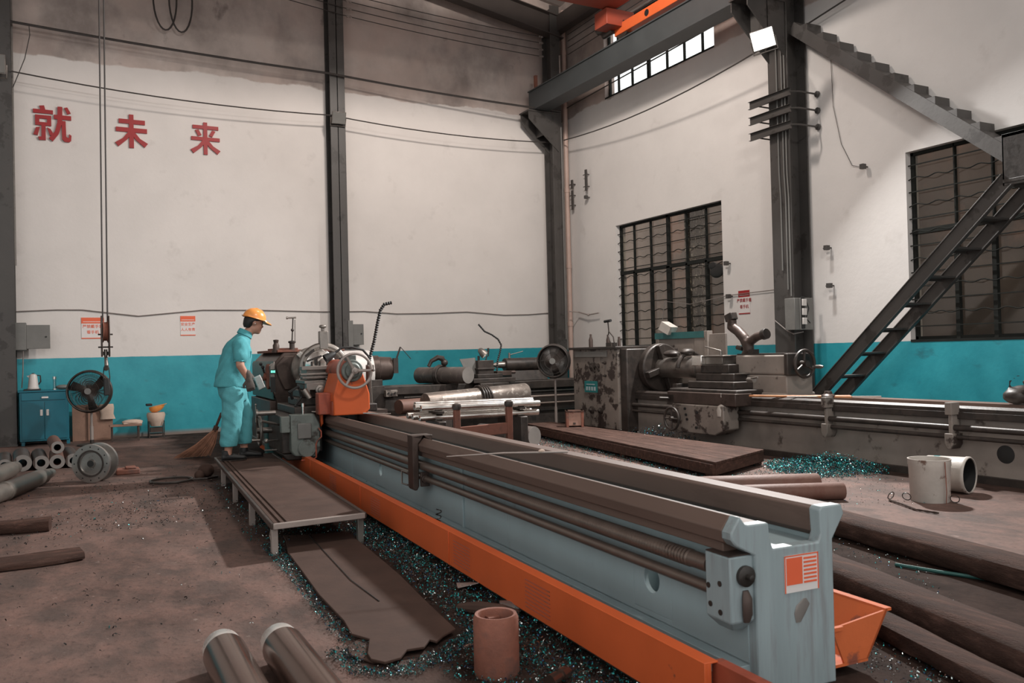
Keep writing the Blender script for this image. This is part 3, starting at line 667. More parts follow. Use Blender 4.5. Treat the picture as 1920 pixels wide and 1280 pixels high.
b = MB().prism([(.17,.575),(.14,.60),(.14,.69),(.155,.701),(.248,.701),(.262,.69),(.26,.645),(.215,.58)], (0,.015,0), (0,VE,0)); L(b, 'rear_rail', 'rail', bevel=.004)
# lead screw and feed rod under the front rail
b = MB(); pr_ = [(0,.022),(.02,.022),(.02,.034),(.30,.034)]; y = .14
while y < 2.6: pr_ += [(y,.034),(y+.006,.037),(y+.012,.037),(y+.016,.034)]; y += .022
pr_ += [(2.62,.034),(2.64,.036),(10,.036)]
b.lathe((-.262,.12,.485),(0,1,0),pr_,20); L(b, 'lead_screw', 'screw')
L(MB().cyl((-.262,.11,.392),(-.262,10,.392),.024,seg=18), 'feed_rod', 'screw')
b = MB(); b.add([(-.305,-.03,.30),(-.305,.12,.30),(-.305,.12,.55),(-.305,-.03,.55),(-.19,-.03,.30),(-.19,.12,.30),(-.19,.12,.55),(-.19,-.03,.55),(-.26,.02,.255),(-.26,.10,.255),(-.20,.02,.255),(-.20,.10,.255)],
    [(0,3,2,1),(4,5,6,7),(3,7,6,2),(0,4,7,3),(1,2,6,5),(0,1,9,8),(4,10,11,5),(8,9,11,10),(0,8,10,4),(1,5,11,9)])
br = L(b, 'screw_end_bracket', 'grey_end', bevel=.006)
L(MB().lathe((-.235,-.025,.475),(0,-1,0),[(0,.040),(.02,.040),(.024,.034),(.026,.012),(.05,.012),(.052,.006)],24), 'end_cap', 'castdark', br)
L(MB().box((-.304,-.026,.552),(-.19,.116,.556)), 'top_grease', 'castbrown', br)
L(MB().loft([((-.235,-.036,.30),(.014,0,0),(0,.010,0)),((-.235,-.042,.33),(.022,0,0),(0,.014,0)),((-.235,-.042,.39),(.022,0,0),(0,.014,0)),((-.235,-.034,.42),(.012,0,0),(0,.008,0))],14), 'oil_stain_boss', 'castbrown', br)
b = MB()
for y, z in ((.10,.42),(.03,.44),(.03,.33),(.09,.35)): L(MB().cyl((-.304,y,z),(-.309,y,z),.011,seg=10), 'bolt_head', 'castdark', br)
b = MB().prism([(-.355,.32),(-.355,.71),(-.36,.725),(-.19,.725),(-.19,.665),(-.235,.675),(-.262,.71),(-.305,.66),(-.305,.33),(-.32,.30),(-.345,.30)], (0,3.68,0), (0,.13,0))
mb_ = L(b, 'mid_bed_bracket', 'castbrown', bevel=.008)
L(MB().tube([(-.36,3.80,.43),(-.37,3.92,.43),(-.37,3.92,.33),(-.36,3.80,.33)], .007, 6), 'wire_loop', 'steel', mb_)
L(MB().box((-.30,3.65,.33),(-.23,3.68,.44)).cyl((-.27,3.66,.39),(-.27,3.62,.39),.032,seg=14), 'rod_bushing', 'castbrown', mb_, bevel=.004)
# chip tray with louvred orange side
b = MB().box((-.56,-.20,.045),(-.545,10.3,.25)).box((-.56,-.20,.245),(-.50,10.3,.252)).box((-.545,-.20,.05),(-.53,-.17,.25))
for v in (2.35, 4.5, 6.6, 8.6): b.box((-.565,v,.045),(-.56,v+.006,.25))
tp = L(b, 'chip_tray_side', 'orange', bevel=.002)
for v0 in (.98, 2.0, 3.9, 5.4, 7.6):
    b = MB()
    for k in range(8): b.box((-.563,v0,.075+k*.019),(-.5595,v0+.27,.080+k*.019),tilt=('Y',.5))
    L(b, 'louvre_slits', 'orange_dirty', tp)
L(MB().box((-.545,.14,.03),(-.20,10.3,.05)).box((-.545,-.20,.03),(-.20,.14,.06)), 'chip_tray_floor', 'castdark')
L(MB().box((-.505,-1.1,.05),(-.49,-.17,.235)).box((-.505,-1.1,.235),(-.46,-.17,.245)), 'recess_panel', 'orange_dirty', tp)
b = MB().add([(.27,-.02,.05),(.40,-.02,.05),(.52,-.02,.235),(.21,-.02,.20),(.27,-.01,.05),(.40,-.01,.05),(.52,-.01,.235),(.21,-.01,.20)],[(0,1,2,3),(7,6,5,4),(0,4,5,1),(1,5,6,2),(2,6,7,3),(3,7,4,0)])
b.add([(.40,-.02,.05),(.52,-.02,.235),(.52,2.4,.235),(.40,2.4,.05),(.39,-.02,.05),(.51,-.02,.24),(.51,2.4,.24),(.39,2.4,.05)],[(0,1,2,3),(7,6,5,4),(0,4,5,1),(1,5,6,2),(2,6,7,3),(3,7,4,0)]).box((.22,-.02,.04),(.40,2.4,.052)).box((.505,-.02,.228),(.54,2.4,.24)).box((.21,-.03,.19),(.26,-.01,.205))
L(b, 'rear_chip_trough', 'orange_trough')
# sticker and paint scar on the end face
b = MB().box((-.055,-.048,.385),(.118,-.046,.53)); sk = L(b, 'warning_sticker', 'signwhite')
L(MB().box((-.045,-.0495,.415),(.035,-.048,.52)), 'orange_square', 'signred', sk)
b = MB()
for k in range(7): b.box((.042,-.0495,.415+k*.0155),(.108,-.048,.423+k*.0155))
b.box((-.055,-.0495,.525),(.118,-.048,.53)).box((-.055,-.0495,.385),(-.05,-.048,.53)).box((.113,-.0495,.385),(.118,-.048,.53)); L(b, 'text_lines', 'signred', sk)
L(MB().loft([((.01,-.046,.265),(.012,0,.0),(0,.002,0)),((.02,-.046,.30),(.03,0,0),(0,.003,0)),((.035,-.046,.33),(.035,0,0),(0,.003,0)),((.045,-.046,.355),(.008,0,0),(0,.002,0))],12), 'scraped_patch', 'cutface')
# ---- headstock
AX = -.08
b = MB().prism([(-.52,.10),(-.52,.80),(-.56,.88),(-.56,1.27),(-.42,1.42),(.36,1.42),(.46,1.3),(.46,.10)], (0,8.95,0), (0,1.95,0)); hs = L(b, 'headstock', 'castbrown', bevel=.02)
L(MB().prism([(-.50,1.10),(-.53,1.25),(-.42,1.37),(-.10,1.37),(-.10,.95),(-.42,.92)], (0,8.91,0), (0,.04,0)), 'headstock_front_cover', 'castbrown', hs, bevel=.012)
L(MB().prism([(-.60,.98),(-.60,1.25),(-.54,1.30),(-.54,.86)], (0,8.93,0), (0,.10,0)), 'corner_strip', 'steel', hs, bevel=.006)
L(MB().prism([(-.57,.80),(-.57,1.27),(-.55,1.31),(-.55,.80)], (0,9.0,0), (0,1.85,0)), 'side_panel', 'tealdark', hs, bevel=.004)
L(MB().box((-.50,8.95,1.42),(.40,10.8,1.455)).box((-.48,9.1,1.455),(-.2,9.9,1.48)), 'top_cover', 'rust', hs, bevel=.006)
L(MB().box((-.60,9.0,.15),(-.52,10.8,.78)), 'cabinet_door', 'castbrown', hs, bevel=.008)
L(MB().box((-.63,8.98,.15),(-.52,10.85,.20)), 'cabinet_kick_strip', 'steel', hs, bevel=.004)
dl = L(MB().lathe((-.57,9.20,1.10),(-1,0,0),[(0,.17),(.03,.17),(.04,.15),(.045,.05),(.07,.05),(.08,.03)],28), 'speed_dial', 'rust', hs)
L(MB().box((-.60,8.915,1.14),(-.53,8.93,1.20)).box((-.60,8.915,.90),(-.54,8.93,1.1)), 'readout_panel', 'black', hs)
b = MB()
for k in range(3): b.box((-.594+k*.02,8.905,1.155),(-.582+k*.02,8.915,1.185))
L(b, 'lit_digits', 'digits', hs)
for a, zz in ((-.12,1.22),(.06,1.26)):
    L(MB().cyl((-.62,9.25,1.10),(-.66,9.25+a,zz),.008).ball((-.665,9.25+a,zz+.01),.022), 'lever', 'black', hs)
L(MB().ball((-.65,9.28,1.07),.035).cyl((-.58,9.28,1.07),(-.65,9.28,1.07),.015), 'shift_knob', 'steel', hs)
L(MB().lathe((-.50,9.05,1.42),(0,0,1),[(0,.055),(.03,.055),(.03,.042),(.10,.042),(.12,.03),(.14,.03),(.15,.035),(.17,.035),(.175,.01)],18), 'oil_lubricator', 'castbrown', hs)
pm = L(MB().lathe((-.28,9.1,1.42),(0,0,1),[(0,.035),(.12,.035),(.13,.05),(.15,.05),(.16,.01)],14).cyl((-.28,9.1,1.55),(-.26,9.1,1.88),.009).ball((-.27,9.1,1.72),.022), 'indicator_post', 'castdark', hs)
L(MB().cyl((-.24,9.1,1.55),(-.235,9.1,1.86),.006).cyl((-.33,9.1,1.885),(-.22,9.1,1.89),.012).cyl((-.35,9.1,1.885),(-.33,9.1,1.885),.018), 'indicator_arm', 'steel', pm)
# ---- chuck, workpiece, steady rest
ch = L(MB().lathe((AX,8.95,1.21),(0,-1,0),[(0,.20),(.08,.20),(.08,.27),(.20,.275),(.215,.26),(.215,.10),(.25,.10)],44), 'chuck', 'steel')
b = MB()
for k in range(4):
    c, s_ = math.cos(PI/4+k*PI/2), math.sin(PI/4+k*PI/2)
    L(MB().beam((AX+c*.12,8.70,1.21+s_*.12),(AX+c*.28,8.70,1.21+s_*.28),.07,.07,(0,1,0)), 'chuck_jaw', 'bright', ch, bevel=.006)
L(MB().lathe((AX,8.74,1.21),(0,-1,0),[(0,.10),(.35,.10),(.35,.21),(.47,.21),(.50,.16),(.52,.13),(.95,.13),(1.0,.10),(1.35,.095),(1.36,.05)],40), 'workpiece', 'bright')
b = MB().ring((AX,8.08,1.21),(0,1,0),.275,.045,44,8); 
b.prism([(-.34,.70),(-.34,.86),(-.22,1.02),(.06,1.02),(.18,.86),(.18,.70)],(0,8.02,0),(0,.12,0)); sr = L(b, 'steady_rest', 'steel', bevel=.006)
L(MB().box((AX-.05,8.03,1.45),(AX+.055,8.13,1.67)).lathe((AX,8.08,1.67),(0,0,1),[(0,.02),(.04,.02),(.045,.045),(.07,.045),(.08,.03)],16), 'steady_top_jaw', 'dirtywhite' if False else 'steel', sr, bevel=.006)
L(MB().beam((AX-.24,8.0,1.36),(AX-.13,7.98,1.44),.03,.03), 'clamp_lever', 'castdark', sr)
# ---- carriage
b = MB().box((-.62,7.15,.70),(.34,8.30,.79)).box((-.36,7.05,.70),(-.14,7.15,.76)).box((-.55,7.35,.79),(.30,7.95,.88)); cg = L(b, 'carriage', 'castdark', bevel=.012)
L(MB().box((-.50,7.38,.88),(.05,7.90,.97)).box((-.46,7.42,.97),(-.02,7.84,1.04)), 'cross_slide', 'castbrown', cg, bevel=.01)
b = MB().box((-.47,7.30,1.04),(-.16,7.86,1.08)).box((-.50,7.28,1.10),(-.14,7.40,1.13)).box((-.52,7.26,1.14),(-.10,7.34,1.165)).box((-.42,7.42,1.08),(-.20,7.76,1.21)).box((-.50,7.30,1.20),(-.12,7.42,1.245)); L(b, 'tool_post', 'steel', cg, bevel=.005)
for k in range(4): L(MB().cyl((-.46+k*.09,7.36,1.24),(-.46+k*.09,7.36,1.30),.014,seg=6), 'clamp_screw', 'castdark', cg)
L(MB().beam((-.40,7.5,1.30),(-.24,7.42,1.36),.022,.022).cyl((-.30,7.46,1.25),(-.30,7.46,1.34),.02), 'tool_post_lever', 'castdark', cg)
L(MB().box((-.46,7.24,.97),(-.16,7.36,1.05)).box((-.46,7.24,.92),(-.42,7.36,.98)).box((-.20,7.24,.90),(-.16,7.36,.98)), 'compound_end', 'steel', cg, bevel=.005)
L(MB().lathe((-.31,7.24,.97),(0,-1,0),[(0,.05),(.02,.055),(.05,.055),(.055,.035),(.08,.03),(.085,.01)],24), 'compound_dial', 'steel', cg)
L(MB().box((-.36,7.18,.70),(-.26,7.24,.90)), 'wiper_plate', 'orange_dirty', cg, bevel=.006)
L(MB().cyl((-.18,7.1,.86),(.02,7.0,.90),.045).cyl((-.18,7.1,.86),(-.21,7.1,.855),.055), 'coolant_pump', 'grey_dark', cg, bevel=.004)
L(MB().tube([(-.62,7.25,.88),(-.66,7.2,.96),(-.56,7.2,1.02),(-.52,7.22,.90),(-.60,7.2,.80),(-.45,7.2,.74)], .018, 8), 'hose', 'black', cg)
L(MB().cyl((-.50,7.18,.98),(-.44,7.15,.88),.035,.028), 'hose_nozzle', 'steel', cg)
L(MB().prism([(-.33,.705),(-.33,.60),(-.36,.56),(-.36,.745),(-.32,.775),(-.10,.775),(-.06,.74),(-.06,.705)],(0,6.98,0),(0,.10,0)), 'way_wiper_bracket', 'orange', cg, bevel=.01)
b = MB().box((-.78,7.05,.28),(-.33,8.25,.70)).prism([(-.72,.20),(-.78,.28),(-.40,.28),(-.46,.20)],(0,7.08,0),(0,1.1,0)); ap = L(b, 'apron', 'castdark', cg, bevel=.015)
gb = MB().prism([(-.66,.26),(-.70,.32),(-.70,.72),(-.44,.72),(-.38,.60),(-.38,.32),(-.43,.24)],(0,6.93,0),(0,.13,0)); gb = L(gb, 'apron_gearbox', 'grey_dark', cg, bevel=.012)
L(MB().box((-.63,6.90,.45),(-.48,6.93,.62)), 'gearbox_plate', 'boxgrey', gb, bevel=.01)
L(MB().lathe((-.53,6.93,.34),(0,-1,0),[(0,.10),(.02,.10),(.03,.09),(.032,.02)],28), 'round_cover', 'grey_dark', gb)
L(MB().box((-.80,6.96,.52),(-.70,7.05,.70)), 'valve_block', 'grey_dark', gb, bevel=.008)
L(MB().cyl((-.56,6.95,.60),(-.56,6.95,.80),.011).cyl((-.56,6.95,.80),(-.56,6.95,.84),.017), 'chrome_lever', 'bright', gb)
L(MB().tube([(-.40,6.92,.56),(-.375,6.9,.52),(-.375,6.9,.46),(-.42,6.9,.42),(-.435,6.9,.38),(-.435,6.9,.24),(-.47,6.9,.215),(-.60,6.9,.215)], .009, 8), 'orange_pipe', 'orange_dirty', gb)
b = MB().ring((-.92,7.75,.50),(1,0,0),.165,.016,36,8)
for k in range(3): b.cyl((-.91,7.75,.50),(-.92,7.75+.16*math.sin(k*2.1+.4),.50+.16*math.cos(k*2.1+.4)),.011,seg=8)
b.cyl((-.78,7.75,.50),(-.95,7.75,.50),.035); hw = L(b, 'apron_handwheel', 'steel', cg)
L(MB().cyl((-.92,7.62,.40),(-1.03,7.62,.40),.013,.018), 'handle', 'steel', hw)
L(MB().cyl((-.78,7.45,.72),(-.98,7.45,.72),.028).cyl((-.98,7.45,.72),(-1.0,7.45,.72),.05).cyl((-1.0,7.45,.62),(-1.0,7.45,.82),.008).ball((-1.0,7.45,.82),.014), 'cross_feed_crank', 'steel', cg)
L(MB().cyl((-.78,7.2,.60),(-1.0,7.05,.66),.012,.016), 'lever', 'steel', cg)
L(MB().cyl((-.78,7.3,.42),(-.90,7.25,.42),.010).ball((-.92,7.24,.42),.028), 'ball_lever', 'steel', cg)
L(MB().cyl((-.78,7.4,.30),(-.92,7.4,.30),.010), 'lever', 'steel', cg)
L(MB().box((-.80,8.0,.10),(-.62,8.2,.66)), 'control_shaft_box', 'tealdark', cg, bevel=.008)
# ---- tailstock
TS = -.09
b = MB().prism([(TS-.20,.705),(TS-.20,.93),(TS-.13,1.16),(TS+.13,1.16),(TS+.20,.93),(TS+.20,.76),(TS+.14,.705)],(0,6.62,0),(0,.55,0)); ts = L(b, 'tailstock', 'orange', bevel=.012)
L(MB().prism([(TS-.21,.703),(TS-.21,.86),(TS+.19,.86),(TS+.19,.703)],(0,6.66,0),(0,.62,0)), 'tailstock_base', 'orange_dirty', ts, bevel=.01)
L(MB().box((TS-.33,6.78,.71),(TS-.19,6.97,.95)), 'tailstock_side_block', 'orange_dirty', ts, bevel=.012)
L(MB().cyl((TS,6.60,1.19),(TS,7.38,1.19),.125,seg=36), 'quill_housing', 'orange_dirty', ts, bevel=.01)
L(MB().box((TS-.06,6.59,1.28),(TS+.05,6.70,1.36)).lathe((TS,6.60,1.19),(0,-1,0),[(0,.12),(.03,.12),(.035,.085),(.06,.08),(.065,.035),(.10,.035)],28), 'end_flange', 'grey_dark', ts, bevel=.008)
L(MB().cyl((TS,7.38,1.21),(TS,7.50,1.21),.05,.045), 'quill', 'bright', ts)
b = MB().ring((TS,6.47,1.19),(0,1,0),.185,.0155,48,10)
for a in (0,2*PI/3+.05,4*PI/3): b.tube([(TS,6.48,1.19),(TS+.18*math.cos(a),6.47,1.19-.18*math.sin(a))],[.022,.013],10)
b.lathe((TS,6.52,1.19),(0,-1,0),[(0,.035),(.07,.035),(.075,.02),(.09,.018),(.092,.005)],20); tw = L(b, 'tailstock_handwheel', 'pinkmetal', ts)
L(MB().lathe((TS+.185,6.46,1.19),(0,-1,0),[(0,.008),(.03,.012),(.07,.015),(.10,.009)],12), 'handle', 'steel', tw)
L(MB().beam((TS-.10,6.75,1.32),(TS-.03,6.6,1.36),.014,.014).ball((TS-.02,6.58,1.37),.016), 'lock_lever', 'castdark', ts)
# loose things on the lathe
tag(MB().cyl(TO(-.44,7.06,.735), TO(.28,6.40,.711), .0075, seg=8).build('steel_rod', 'bright'), 'thin bright steel rod lying across the bed rails in front of the orange tailstock', 'rod')
e = thing('scriber_stick', 'thin stick with a rag knot lying across the bed rails near the middle', 'stick', TO(.05,2.25,.712))
MB().tube([TO(-.56,2.36,.712), TO(-.2,2.29,.716), TO(.17,2.13,.712)], [.003,.005,.007], 8).build('rod', 'pinkmetal', e)
MB().ball(TO(.02,2.2,.722),.014, sc=(1.6,1,.8)).build('rag_knot', 'cloth', e)
tag(MB().cyl(TO(-.44,5.05,.07), TO(-.50,4.40,.075), .014, seg=10).build('bright_tube', 'white'), 'short bright white tube lying in the orange chip tray', 'tube')

# ---- gooseneck lamp and coolant hose behind the tailstock
g = thing('gooseneck_work_lamp', 'black conical work lamp on a bent arm behind the orange tailstock', 'lamp', (3.30,9.9,.72))
MB().lathe((3.30,9.9,.70),(0,0,1),[(0,.10),(.03,.10),(.04,.03),(.52,.028),(.53,.02)],16).box((3.1,9.8,.1),(3.5,10.1,.70)).build('stand', 'castbrown', g)
MB().tube([(3.30,9.9,1.20),(3.31,9.9,1.34),(3.24,9.9,1.42),(3.10,9.9,1.455),(2.98,9.9,1.45),(2.88,9.9,1.38)], .014, 10).build('gooseneck', 'black', g)
MB().lathe((2.90,9.9,1.39),(-.85,0,-.5),[(0,.02),(.03,.035),(.09,.05),(.14,.058),(.14,.05),(.05,.03)],20,False).build('lamp_shade', 'black', g)
h_ = MB(); pts = [(3.32,9.92,1.22),(3.33,9.92,1.32),(3.39,9.92,1.52),(3.44,9.92,1.75),(3.48,9.92,1.90),(3.53,9.92,1.97),(3.62,9.92,1.99)]
def resample(pts, step):
    pts = [Vector(p) for p in pts]; out = [pts[0]]; acc = 0
    for a, b_ in zip(pts, pts[1:]):
        n_ = max(1, round((b_-a).length/step))
        out += [a.lerp(b_, k/n_) for k in range(1, n_+1)]
    return out
def segmented(b, pts, r, step=.016):
    q = resample(pts, step/2); b.tube(q, [r if i % 2 else r*.62 for i in range(len(q))], 10); return b
h_ = thing('segmented_coolant_hose', 'tall black jointed coolant hose curling up against the white wall behind the tailstock', 'hose', (3.32,9.92,.72))
segmented(MB(), pts, .023, .030).build('hose_beads', 'black', h_)
MB().cyl((3.36,9.96,.72),(3.33,9.92,1.22),.012).box((3.29,9.88,1.17),(3.37,9.96,1.24)).build('hose_valve', 'steel', h_, bevel=.003)

# ================================================================ BACK LATHE (along the rear wall)
bl = thing('back_wall_lathe', 'dark lathe with pale headstock standing along the back wall', 'lathe', (6.5,13.5,0))
b = MB().box((4.55,13.22,.05),(9.75,13.85,.66)).box((4.55,13.15,.70),(9.85,13.32,.84)).box((4.55,13.62,.70),(9.85,13.8,.84)).box((4.6,13.25,.60),(9.7,13.75,.72)); b.build('bed', 'castdark', bl, bevel=.01)
MB().cyl((4.8,13.10,.56),(9.8,13.10,.56),.025).build('lead_screw', 'screw', bl); MB().cyl((4.8,13.10,.44),(9.8,13.10,.44),.018).build('feed_rod', 'screw', bl)
MB().box((5.0,13.19,.645),(9.6,13.21,.665)).box((5.0,13.2,.30),(9.6,13.215,.315)).build('bed_trim_line', 'steel', bl)
b = MB().loft([((x,13.5,1.08),(0,.36,0),(0,0,.36)) for x in (3.75,3.80,4.45,4.50)],36); b.box((3.75,13.2,.1),(4.5,13.8,.95)); b.build('headstock', 'white', bl, bevel=.01)
MB().box((3.8,13.14,.86),(4.62,13.18,.96)).box((4.1,13.14,.5),(4.65,13.22,.86)).build('headstock_base', 'castdark', bl, bevel=.006)
c_ = MB().lathe((4.52,13.5,1.13),(1,-.10,0),[(0,.10),(.03,.10),(.03,.215),(.14,.22),(.15,.20),(.36,.185),(.38,.15),(.38,.05),(.42,.04),(.44,.01)],36).build('chuck', 'castbrown', bl, bevel=.004)
MB().box((4.86,13.27,1.30),(4.94,13.32,1.05)).cyl((4.92,13.28,1.30),(4.98,13.26,1.48),.014).cyl((4.98,13.26,1.48),(5.16,13.26,1.28),.006).build('chuck_key', 'castdark', c_)
pn = MB().box((4.62,13.0,.68),(4.82,13.10,.79)).build('control_panel', 'cream', bl, bevel=.008)
b = MB()
for k in range(3): b.cyl((4.665+k*.055,13.0,.745-.02*(k % 2)),(4.665+k*.055,12.985,.745-.02*(k % 2)),.013,seg=12)
b.build('push_buttons', 'black', pn)
b = MB().box((6.15,12.95,.84),(6.95,13.85,.92)).box((6.25,12.9,.42),(6.8,13.12,.84)).box((6.30,13.1,.92),(6.78,13.6,.99)); cb = b.build('carriage', 'castdark', bl, bevel=.01)
MB().box((6.36,13.2,.99),(6.66,13.5,1.22)).cyl((6.42,13.3,1.22),(6.42,13.3,1.30),.02).box((6.34,13.18,1.06),(6.68,13.52,1.09)).build('tool_post', 'castdark', cb, bevel=.006)
MB().tube([(6.56,13.3,1.22),(6.57,13.3,1.28),(6.60,13.28,1.30),(6.60,13.28,1.40)], .012, 8).cyl((6.60,13.28,1.36),(6.60,13.28,1.43),.018).build('post_handle', 'castdark', cb)
MB().box((6.70,13.15,.95),(6.98,13.35,1.03)).cyl((6.98,13.25,1.0),(7.10,13.25,1.0),.03).build('compound_slide', 'castbrown', cb, bevel=.006)
wl = MB().lathe((6.42,13.28,1.42),(.45,-.4,-.62),[(0,.02),(.02,.045),(.10,.07),(.16,.072),(.16,.062),(.03,.03)],24,False).build('work_lamp', 'steel', cb)
MB().lathe((6.445,13.26,1.385),(.45,-.4,-.62),[(0,.02),(.09,.057),(.095,.01)],20).build('lamp_bulb', 'bulb', wl)
segmented(MB(), [(6.74,13.25,1.0),(6.76,13.25,1.20),(6.82,13.25,1.38),(6.84,13.25,1.48),(6.78,13.25,1.58),(6.66,13.25,1.66),(6.52,13.25,1.72),(6.41,13.25,1.84)], .018, .036).build('coolant_hose', 'black', cb)
MB().add([(6.06,13.3,1.25),(6.35,13.3,1.27),(6.44,13.3,.97),(6.22,13.3,.93),(6.06,13.31,1.25),(6.35,13.31,1.27),(6.44,13.31,.97),(6.22,13.31,.93)],[(0,1,2,3),(7,6,5,4),(0,4,5,1),(1,5,6,2),(2,6,7,3),(3,7,4,0)]).build('splash_plate', 'boxgrey', cb)
tb = MB().prism([(-.2,.84),(-.15,1.02),(.15,1.02),(.2,.84)],(7.05,13.5,0),(.75,0,0)).cyl((7.02,13.5,1.13),(7.85,13.5,1.13),.115).build('tailstock', 'tealdark' if False else 'castdark', bl, bevel=.01)
MB().lathe((7.02,13.5,1.13),(-1,0,0),[(0,.06),(.14,.055),(.16,.05),(.24,.02),(.27,.004)],20).build('live_centre', 'steel', tb)
MB().cyl((7.1,13.45,1.24),(7.1,13.45,1.34),.02).cyl((7.1,13.45,1.30),(7.35,13.4,1.36),.008).build('lock_lever', 'steel', tb)
MB().ring((7.95,13.5,1.13),(1,0,0),.15,.013,28,8).cyl((7.85,13.5,1.13),(7.97,13.5,1.13),.03).cyl((7.95,13.5,.99),(7.95,13.5,1.27),.01).build('handwheel', 'steel', tb)

# ================================================================ RIGHT LATHE (parallel to the right wall)
rl = thing('cream_lathe', 'long worn cream lathe with oily bed standing along the right wall', 'lathe', (8.0,8.0,0))
b = MB().box((7.75,2.2,.06),(8.42,10.6,.60)); b.build('bed', 'cream_clean', rl, bevel=.01)
MB().box((7.70,2.2,.0),(8.46,12.4,.07)).build('bed_foot', 'castdark', rl)
b = MB().box((7.70,2.2,.60),(7.90,10.6,.665)).prism([(-.09,.66),(-.09,.70),(-.04,.725),(.02,.70),(.08,.70),(.08,.66)],(7.80,2.2,0),(0,8.4,0)); b.build('front_rail', 'castdark', rl, bevel=.004)
MB().box((8.25,2.2,.60),(8.45,10.6,.72)).build('rear_rail', 'rail', rl, bevel=.004)
MB().cyl((7.66,2.2,.515),(7.66,10.6,.515),.030).build('lead_screw', 'castdark', rl); MB().cyl((7.66,2.2,.425),(7.66,10.6,.425),.022).build('feed_rod', 'castdark', rl)
MB().lathe((7.752,4.87,.29),(-1,0,0),[(0,.085),(.003,.085),(.004,.08)],32).build('hand_hole', 'black', rl)
for y in (6.85, 5.33):
    q_ = MB().box((7.59,y-.035,.64),(7.72,y+.035,.76)).box((7.62,y-.02,.44),(7.74,y+.02,.66)).add([(7.59,y-.045,.46),(7.59,y+.045,.46),(7.59,y+.045,.36),(7.59,y+.015,.31),(7.59,y-.015,.31),(7.59,y-.045,.36),(7.74,y-.045,.46),(7.74,y+.045,.46),(7.74,y+.045,.36),(7.74,y+.015,.31),(7.74,y-.015,.31),(7.74,y-.045,.36)],[(0,1,2,3,4,5),(11,10,9,8,7,6),(0,6,7,1),(1,7,8,2),(2,8,9,3),(3,9,10,4),(4,10,11,5),(5,11,6,0)]).build('screw_bracket', 'cream', rl, bevel=.005)
b = MB().box((7.52,10.72,.12),(8.55,12.0,1.38)); hs = b.build('headstock', 'cream', rl, bevel=.02)
MB().box((7.47,10.70,1.36),(8.6,12.05,1.40)).build('headstock_lid', 'castdark', hs, bevel=.006)
MB().box((7.56,10.55,.10),(8.55,10.74,1.36)).build('headstock_end', 'castdark', hs, bevel=.02)
MB().box((7.495,11.0,1.24),(7.52,11.9,1.33)).build('top_rail_plate', 'boxgrey', hs, bevel=.003)
MB().box((7.50,11.22,.66),(7.52,11.66,.88)).build('plate_frame', 'cream', hs)
np_ = MB().box((7.49,11.26,.68),(7.505,11.62,.86)).build('nameplate', 'nameplate', hs)
b = MB()
for k in range(4): b.box((7.487,11.30+k*.075,.71),(7.491,11.35+k*.075,.77))
b.box((7.487,11.32,.80),(7.491,11.56,.815)); b.build('plate_marks', 'grey', np_)
for (y, z, r_) in ((11.4,1.08,.07),(11.25,1.10,.04),(11.05,1.15,.025),(11.05,.95,.02),(11.45,.40,.06),(11.2,.40,.05)):
    MB().lathe((7.525,y,z),(-1,0,0),[(0,r_),(.03,r_),(.04,r_*.5),(.07,r_*.4),(.075,.004)],18).build('control_knob', 'castdark', hs)
MB().beam((7.48,11.48,1.16),(7.47,11.28,1.0),.02,.03).beam((7.48,11.3,1.14),(7.47,11.16,1.02),.02,.03).build('shift_lever', 'castdark', hs)
for y, s_ in ((11.80,1.),(11.30,.9),(11.0,.7)):
    tag(MB().lathe((7.75,y,1.40),(0,0,1),[(0,.035*s_),(.12*s_,.035*s_),(.17*s_,.018),(.21*s_,.018),(.215*s_,.008)],14).build('oil_bottle', 'castbrown'), 'small brown oil bottle on the cream lathe headstock, %s' % ('farthest left' if y > 11.6 else ('beside the indicator stand' if y > 11.1 else 'nearest the window')), 'bottle')
e = thing('dial_indicator_stand', 'small black indicator stand with round head on the cream lathe headstock', 'indicator', (7.7,11.15,1.4))
MB().box((7.65,11.08,1.40),(7.77,11.22,1.46)).tube([(7.7,11.15,1.46),(7.7,11.22,1.58),(7.7,11.20,1.64),(7.7,11.22,1.80)], .010, 8).tube([(7.7,11.20,1.64),(7.7,11.08,1.55),(7.7,11.06,1.46)], .010, 8).build('arm', 'castdark', e)
MB().cyl((7.7,11.14,1.81),(7.7,11.31,1.80),.022).build('gauge_head', 'black', e)
AX2, AZ2 = 8.12, 1.06
cj = MB().lathe((AX2,10.57,AZ2),(0,-1,0),[(0,.18),(.06,.18),(.06,.37),(.16,.37),(.18,.35),(.18,.10)],44).build('chuck', 'castdark', rl, bevel=.004)
for k in range(4):
    c, s_ = math.cos(.3+k*PI/2), math.sin(.3+k*PI/2)
    MB().beam((AX2+c*.14,10.33,AZ2+s_*.14),(AX2+c*.36,10.33,AZ2+s_*.36),.09,.10,(0,1,0)).build('chuck_jaw', 'castdark', cj, bevel=.008)
MB().lathe((AX2,10.40,AZ2),(0,-1,0),[(0,.15),(.9,.15),(.9,.13),(1.5,.13),(1.5,.05),(1.7,.05)],36).build('workpiece', 'steel', rl)
sr = MB().ring((AX2,9.75,AZ2-.02),(0,1,0),.24,.035,40,8,.1,PI*1.5).box((AX2-.3,9.70,.70),(AX2+.25,9.80,.84)).build('steady_rest', 'castdark', rl, bevel=.004)
MB().ball((AX2-.1,10.05,1.27),.09,sc=(1.2,1.6,.6)).ball((AX2-.05,9.75,1.29),.08,sc=(1.5,1.1,.7)).build('rag', 'castdark', rl)
b = MB().box((8.62,9.55,.55),(8.65,10.25,1.55)).box((8.64,10.25,.55),(8.67,11.15,1.50)).box((8.58,9.9,.50),(8.68,9.98,1.6)); sp = b.build('splash_screen', 'cream_clean', rl, bevel=.004)
